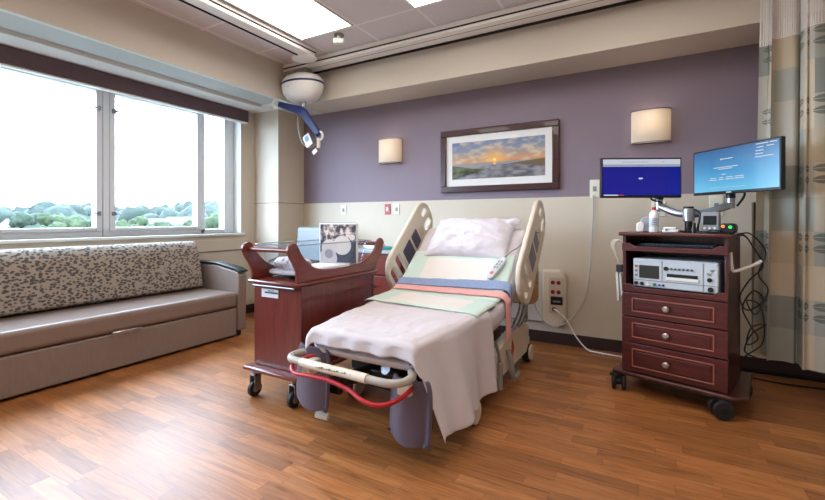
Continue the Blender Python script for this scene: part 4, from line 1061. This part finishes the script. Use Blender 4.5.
monitor('wide monitor with dark blue screen, left of the two on cart', (-.052, 3.29, 1.43), math.radians(27), .54, .275, scr1,
        [(.5, .895, .96, .13, wh2), (.5, .80, .96, .05, mat('screen_bar_grey', (10, 10, 10), .4, emis=(150, 160, 170), es=.7)), (.42, .89, .32, .015, gy), (.48, .805, .08, .02, gy), (.77, .895, .03, .03, rd), (.49, .485, .05, .03, wh), (.485, .47, .025, .02, wh), (.12, .065, .18, .03, wh2), (.25, .065, .06, .02, rd)], None)
T = []
for x, z, w_ in ((.44, .745, .14), (.42, .57, .30), (.42, .535, .17), (.40, .42, .05), (.27, .35, .07), (.37, .35, .05), (.47, .35, .08), (.58, .35, .1), (.27, .31, .09), (.37, .31, .06), (.47, .31, .1), (.58, .31, .11), (.44, .14, .45),
                 (.82, .93, .13), (.93, .93, .07), (.80, .865, .07), (.90, .87, .07), (.795, .80, .08), (.79, .74, .08), (.84, .68, .19)):
    T.append((x, z, w_*.95, .016 if z > .2 else .006, wh))
T += [(.37, .745, .015, .03, wh), (.46, .03, .06, .025, wh)]
mR = Vector((.45, 3.284, 1.458)); 
monitor('large monitor with light blue screen, right of the two on cart', mR, math.radians(-52), .605, .300, scr2, T, None)
# arm stand
POST = cp(.335, .22, 1.060)
st = thing('monitor_stand', 'chrome twin monitor arm clamped on top of the cart', 'monitor stand', POST)
def lp(v): return tuple(Vector(v)-POST)
b = MB(); b.cyl((0, 0, 0), (0, 0, .012), .05); b.cyl((0, 0, .012), (0, 0, .09), .022); b.build('base_clamp', black, st, bevel=.003)
b = MB(); b.cyl((0, 0, .07), (0, 0, .155), .034, seg=24); b.build('post_collar', mat('arm_silver', (168, 172, 180), .3, metal=.8), st, bevel=.004)
silver = MATS['arm_silver']
b = MB(); b.cyl((0, 0, .155), (0, 0, .168), .03); b.build('post_cap', black, st, bevel=.003)
mlb = Vector((.055, 3.41, 1.29)); mrb = Vector((.455, 3.39, 1.29))
for tgt, nm in ((mlb, 'left_arm'), (mrb, 'right_arm')):
    g = tgt-POST
    b = MB(); b.tube([(0, 0, .115), (g.x*.45, g.y*.45, .13), (g.x*.97, g.y*.97, .175)], .024, smooth=5); b.cyl((g.x, g.y, .155), (g.x, g.y, .225), .024); b.build('support_arm', silver, st)
    b = MB(); b.cyl((g.x, g.y, .22), (g.x, g.y, .30), .026); b.box(g.x-.03, g.x+.03, g.y-.02, g.y+.02, .27, .35); b.build('tilt_joint', black, st, bevel=.004)
b = MB(); b.tube([(.03, -.01, .15), (.06, -.02, .12), (.05, -.02, .04), (.055, .03, .002)], .006); b.tube([lp(mrb+Vector((0, -.02, .10))), lp(mrb+Vector((.06, -.08, .02))), lp(mrb+Vector((.03, -.03, -.06)))], .007); b.tube([lp(mlb+Vector((0, -.02, .06))), lp(mlb+Vector((-.05, -.06, .0))), lp(mlb+Vector((.02, -.03, -.03)))], .006); b.build('arm_cable', black, st)

# small things on the cart top
ZT = 1.0605
t = thing('spray_bottle', 'white cylindrical bottle with red cap on the cart top', 'bottle', cp(.165, .10, ZT))
b = MB(); b.lathe([(.027, 0), (.029, .004), (.029, .115), (.024, .13), (.013, .14), (.013, .146)], seg=24); b.build('bottle_body', white_pl, t)
b = MB(); b.lathe([(.0135, .145), (.0135, .16), (.010, .165)], seg=20); b.build('cap', red_pl, t)
b = MB(); b.lathe([(.0294, .035), (.0296, .036), (.0296, .095), (.0294, .096)], seg=24); lb_ = b.build('bottle_label', mat('label_grey', (196, 200, 206), .5), t)
b = MB()
for i, z in enumerate((.05, .062, .074, .084)): b.box(-.016+.003*i, .016, -.0302, -.029, z, z+.004)
b.build('label_print', gy if False else mat('ink_grey', (104, 108, 120), .6), lb_, smooth=False)
t = thing('label_printer', 'small grey and white desktop device at left of the cart top', 'device', cp(.095, .13, ZT), CR+.3)
b = MB(); b.prism([(-.045, 0), (.0, 0), (.0, .055), (-.012, .068), (-.045, .06)], -.05, .03, 'y'); b.build('device_base', white_pl, t, bevel=.008)
b = MB(); b.cyl((.02, -.02, .06), (.02, .04, .06), .045, seg=28); b.box(-.01, .06, -.03, .04, 0, .03); b.build('device_drum', mat('cool_grey', (164, 168, 176), .4), t, bevel=.006)
t = thing('pill_dispenser', 'low white plastic tray beside the monitor post on the cart', 'tray', cp(.265, .09, ZT), CR+.1)
b = MB(); b.box(-.045, .045, -.025, .025, 0, .018); b.box(-.04, .035, -.02, .02, .018, .034); b.build('tray_body', white_pl, t, bevel=.006)
b = MB(); b.cyl((-.02, -.026, .016), (-.02, -.02, .016), .008); b.build('tray_latch', grey_pl, t)
t = thing('handheld_meter', 'grey meter with small dark screen standing on cart top', 'meter', cp(.475, .10, ZT), CR-.05)
b = MB(); b.prism(rrect(0, .065, .095, .13, .02), -.015, .03, 'y'); m_o = b.build('meter_body', mat('meter_grey', (142, 142, 146), .45), t, bevel=.005)
b = MB(); b.box(-.034, .034, -.018, -.014, .05, .105); b.build('meter_screen', mat('meter_lcd', (24, 28, 30), .2), t, bevel=.002)
for i in range(3):
    b = MB(); b.cyl((-.026+i*.026, -.02, .03), (-.026+i*.026, -.014, .03), .007, seg=12); b.build('meter_button', white_pl, t)
b = MB(); b.box(-.06, .06, -.03, .05, 0, .012); b.build('meter_dock', black, t, bevel=.004)
t = thing('charger_base', 'black charger with orange and green lights at right of cart', 'charger', cp(.565, .08, ZT), CR)
b = MB(); b.prism(rrect(0, .03, .08, .06, .02), -.03, .05, 'y'); b.build('charger_body', black, t, bevel=.006)
b = MB(); b.cyl((.015, -.034, .038), (.015, -.029, .038), .009); b.build('green_light', mat('led_green', (10, 60, 20), .4, emis=(40, 255, 110), es=1.0), t)
b = MB(); b.cyl((-.02, -.034, .042), (-.02, -.029, .042), .009); b.build('orange_light', mat('led_orange', (60, 30, 10), .4, emis=(255, 150, 60), es=1.0), t)
t = thing('barcode_wand', 'small black handset lying in front of grey meter on cart', 'handset', cp(.40, .05, ZT), CR)
b = MB(); b.lathe([(.014, 0), (.016, .02), (.010, .04), (.012, .055), (.006, .065)], seg=16); b.build('handset_body', black, t)
b = MB(); b.tube([(.0, .0, .01), (.05, -.02, .005), (.1, -.03, .02), (.14, .0, .012)], .004); b.build('handset_cord', black, t)

# cables at right and left of the cart
def cable(name, label, pts, r, m, cat='cable'):
    b = MB(); b.tube(pts, r, seg=8, smooth=8); return tag(b.build(name, m), label, cat)
E = CW+.03
cable('power_cable', 'tangled black cables hanging behind right side of the cart', [cp(.56, .15, 1.035), cp(E+.02, .14, 1.05), cp(E+.06, .18, .98), cp(E+.10, .22, .87), cp(E+.04, .20, .78), cp(E+.0, .16, .68), cp(E+.03, .2, .60), cp(E+.10, .24, .66), cp(E+.06, .2, .72), cp(E+.01, .18, .62), cp(E+.04, .2, .52), cp(E+.08, .2, .44), cp(E+.03, .18, .40), cp(E+.05, .2, .50), cp(E+.11, .24, .52), cp(E+.05, .2, .46), cp(E+.02, .18, .36), cp(E+.06, .3, .30)], .0045, black)
cable('power_cable', 'thin black cable looping down beside the white side hook', [cp(.57, .2, 1.035), cp(E+.04, .2, 1.06), cp(E+.11, .25, .95), cp(E+.08, .22, .82), cp(E+.12, .26, .72), cp(E+.07, .2, .58), cp(E+.03, .18, .66), cp(E+.09, .24, .62), cp(E+.1, .24, .42), cp(E+.02, .18, .32), cp(E+.0, .2, .22)], .004, black)
cable('call_cable', 'long thin white cord hanging from wall plate in a wide loop', [(-.435, YB-.02, 1.36), (-.44, YB-.03, 1.1), (-.455, YB-.035, .8), (-.49, YB-.04, .5), (-.56, YB-.05, .33), (-.66, YB-.12, .22), (-.76, YB-.16, .20), (-.86, YB-.17, .28), (-.93, YB-.18, .45), (-.97, YB-.2, .7), (-.99, YB-.25, .82)], .006, mat('cord_grey', (190, 186, 180), .5))
cable('power_cable', 'white power cord from column socket running along floor to cart', [(-.755, YB-.10, .335), (-.72, YB-.14, .33), (-.65, YB-.13, .27), (-.57, YB-.10, .12), (-.48, YB-.10, .02), (-.40, YB-.12, .008), (-.25, YB-.14, .008), (-.1, YB-.16, .008)], .007, white_pl)
cable('floor_cable', 'black cable lying on the floor below the curtain', [(.55, 3.86, .006), (.8, 3.80, .006), (1.1, 3.82, .006), (1.6, 3.80, .006)], .006, black)
# transducer bundle hanging on left side
t = thing('probe_bundle', 'bundle of cream probe cords and white straps on cart side', 'cords', cp(-.03, .08, .7), CR)
b = MB()
for i in range(4): b.tube([(.012, .01*i, .28), (-.02-.012*i, .01*i, .30), (-.05-.01*i, .01*i, .26), (-.03-.004*i, .008*i, .18), (-.01, .005*i, .12)], .005, smooth=5)
b.build('cord_loops', mat('cord_cream', (206, 194, 174), .5), t)
b = MB(); b.box(-.035, .005, -.01, .03, .08, .13); b.build('dark_clip', navy if False else mat('clip_dark', (42, 42, 56), .5), t, bevel=.004)
b = MB(); b.box(-.035, -.02, -.01, .02, -.12, .08, Matrix.Rotation(-.06, 4, 'Y')); b.box(-.01, .004, -.01, .02, -.08, .07, Matrix.Rotation(-.08, 4, 'Y')); b.build('strap', white_pl, t, bevel=.003)

# ------------------------------------------------------------------ curtain
cu_t = thing('privacy_curtain', 'tall leaf and block patterned privacy curtain with net top at right edge', 'curtain', (1.0, 3.35, .2))
SHc = (1.0, 3.35, .2)
def cpath(u, z):
    # slanted run with deep folds, slightly gathered at the top
    g = 1-.07*max(0, (z-.2))/2.6
    L_ = 1.15*g; x0_ = .590+.04*(z/2.8)
    d = u*L_; ax, ay = math.cos(-.72), math.sin(-.72)
    ph = u*2*PI*6.2+.5*math.sin(u*9)
    a = .052*math.sin(ph)+.018*math.sin(ph*2.3+z*.5)
    d2 = d+.018*math.sin(2*ph)
    return (x0_+ax*d2-ay*a, 3.56+ay*d2+ax*a, z)
def cf(z0, z1):
    return lambda u, v: cpath(u, z0+(z1-z0)*v)
grid('curtain_fabric', cf(.25, 2.29), 260, 40, CURT, cu_t, uvs=lambda u, v: (u*2.1, .205+2.1*v), shift=SHc)
grid('curtain_net', cf(2.29, 2.80), 260, 8, NET, cu_t, uvs=lambda u, v: (u*2.1, v*.5), shift=SHc)
b = MB(SHc); pts = [(.60, 3.57, ZC-.015), (1.9, 2.43, ZC-.015)]
b.tube(pts, .012, smooth=1); b.build('curtain_track', white_trim, cu_t)
b = MB(SHc)
for i in range(13):
    p = Vector(cpath((i+.5)/13, 2.80)); b.cyl(p, (p.x, p.y, ZC-.015), .003, seg=6)
b.build('curtain_hooks', steel, cu_t)
# second layer seen at the curtain's left edge
SH2 = (.64, 3.66, .3)
def c2(u, v):
    z = .26+1.0*v; ph = u*2*PI*1.6
    return (.60+.10*u+.01*math.cos(ph*2), 3.585+.14*u*0+.03*math.sin(ph)+.03, z)
cc = grid('curtain_lining', c2, 40, 20, mat('curtain_back_olive', (118, 106, 86), .85, var=.1, scale=6), cu_t, shift=SHc)

# ------------------------------------------------------------------ outside
ground = mat('grass_ground', (40, 46, 32), .9, var=.2, scale=.05)
g = MB(); g.box(-420, -7, -250, 420, -7.2, -7); o = struct('ground_outside', g, ground)
def leafmat(name, a, b_):
    m = mat(name, a, .9); N, L, bs_ = nodes(m); tc = N.new('ShaderNodeTexCoord'); n = N.new('ShaderNodeTexNoise'); n.inputs['Scale'].default_value = 2.2; n.inputs['Detail'].default_value = 8; n.inputs['Roughness'].default_value = .75
    L.new(tc.outputs['Object'], n.inputs['Vector']); r = ramp(N, [(.38, a), (.62, b_)]); L.new(n.outputs[0], r.inputs[0]); L.new(r.outputs[0], bs_.inputs['Base Color']); return m
LM = [leafmat('leaves_bluegreen', (16, 28, 20), (40, 54, 38)), leafmat('leaves_green', (16, 30, 14), (48, 62, 32)), leafmat('leaves_teal', (20, 30, 26), (38, 50, 42))]
bark = mat('bark', (90, 76, 66), .9, var=.3, scale=3)
def blobs(bm, cx_, cy_, cz_, R_, Hh, n, seed, sub=3, k0=1.0):
    rnd = random.Random(seed)
    for i in range(n):
        a = rnd.uniform(0, 2*PI); q = rnd.uniform(0, .85)*R_; z = rnd.uniform(-.35, .42)*Hh
        r = R_*rnd.uniform(.20, .36)*(1-.4*abs(z/Hh))*k0
        vs = bmesh.ops.create_icosphere(bm, subdivisions=sub, radius=r)['verts']
        for v_ in vs:
            k_ = 1+.38*noise.fractal(v_.co*(3.6/r)+Vector((seed*3.1, i, 0)), .8, 2, 3); v_.co = v_.co*k_
        bmesh.ops.translate(bm, verts=vs, vec=(cx_+q*math.cos(a), cy_+q*math.sin(a), cz_+z))
def far_pt(px, dist):
    t_ = (px-412.5)/421; a = math.atan(237.5/421); F_ = Vector((-math.sin(a), math.cos(a))); R_ = Vector((math.cos(a), math.sin(a)))
    return (F_+R_*t_)*dist
def tree(px, dist, top, R_, mi, label):
    top += .8; p = far_pt(px, dist); t = thing('tree', label, 'tree', (p.x, p.y, -7))
    Hh = top+7; cz = Hh*.60
    bm_ = MB(); blobs(bm_.bm, 0, 0, cz, R_, Hh*.8, 42, int(px)+3, 3); fo_ = bm_.build('foliage', LM[mi], t); fo_.data.set_sharp_from_angle(angle=PI)
    b = MB(); b.cyl((0, 0, 0), (0, 0, cz), .45, .25, 10); b.build('trunk', bark, t)
tree(16, 42, -1.7, 2.6, 1, 'low green tree outside at the lower left of the window')
tree(40, 75, 1.0, 5.0, 0, 'blue-green tree outside left pane above a pale clearing')
tree(70, 60, 1.1, 4.4, 1, 'broad light green tree outside, left of the main mullion')
tree(91, 46, .3, 2.9, 1, 'rounded green tree outside touching the main mullion from left')
tree(138, 56, .8, 3.6, 1, 'broad green tree outside just right of the main mullion')
tree(158, 66, -.5, 3.5, 0, 'short tree outside in front of the pale houses')
tree(192, 58, .2, 3.0, 1, 'green tree outside at right end of middle pane')
tree(217, 40, 1.1, 3.2, 1, 'tall light green tree outside the narrow right pane')
wd = MB(); rnd = random.Random(5)
for i in range(75):
    px = -70+i*4.3+rnd.uniform(-2, 2); dist = rnd.uniform(105, 175); p = far_pt(px, dist); top = 1.14+dist*rnd.uniform(4, 10)/421
    Hh = top+7; R_ = rnd.uniform(7, 11)
    blobs(wd.bm, p.x, p.y, -7+Hh*.55, R_, Hh*.8, 9, i+50, 2, 1.5)
wdo = wd.build('distant_woodland', LM[2]); wdo.data.set_sharp_from_angle(angle=PI); wdo['kind'] = 'stuff'; wdo['label'] = 'hazy line of distant woods seen through the window'; wdo['category'] = 'woods'
def house(px, dist, w_, h_, label, z0=-7, roofc=(76, 76, 82)):
    p = far_pt(px, dist); t = thing('house', label, 'house', (p.x, p.y, z0), .6)
    b = MB(); b.box(-w_/2, w_/2, -4, 4, 0, h_); b.build('house_walls', mat('house_white', (120, 118, 116), .8), t)
    b = MB(); b.prism([(-4.6, h_), (4.6, h_), (0, h_+3)], -w_/2-.4, w_/2+.4, 'x'); b.build('roof', mat('roof_grey%d' % roofc[0], roofc, .8), t)
    for i in range(3):
        b = MB(); b.box(-w_/2+1.2+i*(w_-2.4)/2-.4, -w_/2+1.2+i*(w_-2.4)/2+.4, -4.05, -3.98, h_*.4, h_*.4+1.2); b.build('house_window', mat('dark_glass', (60, 70, 80), .2), t)
house(163, 80, 10, 4.0, 'pale house beyond the trees, middle of the window view', -5.6)
house(186, 90, 7, 4.2, 'pale house further right, behind the first one', -5.4, (84, 80, 80))
house(38, 92, 12, 3.6, 'white low house among trees in the left pane', -5.2)
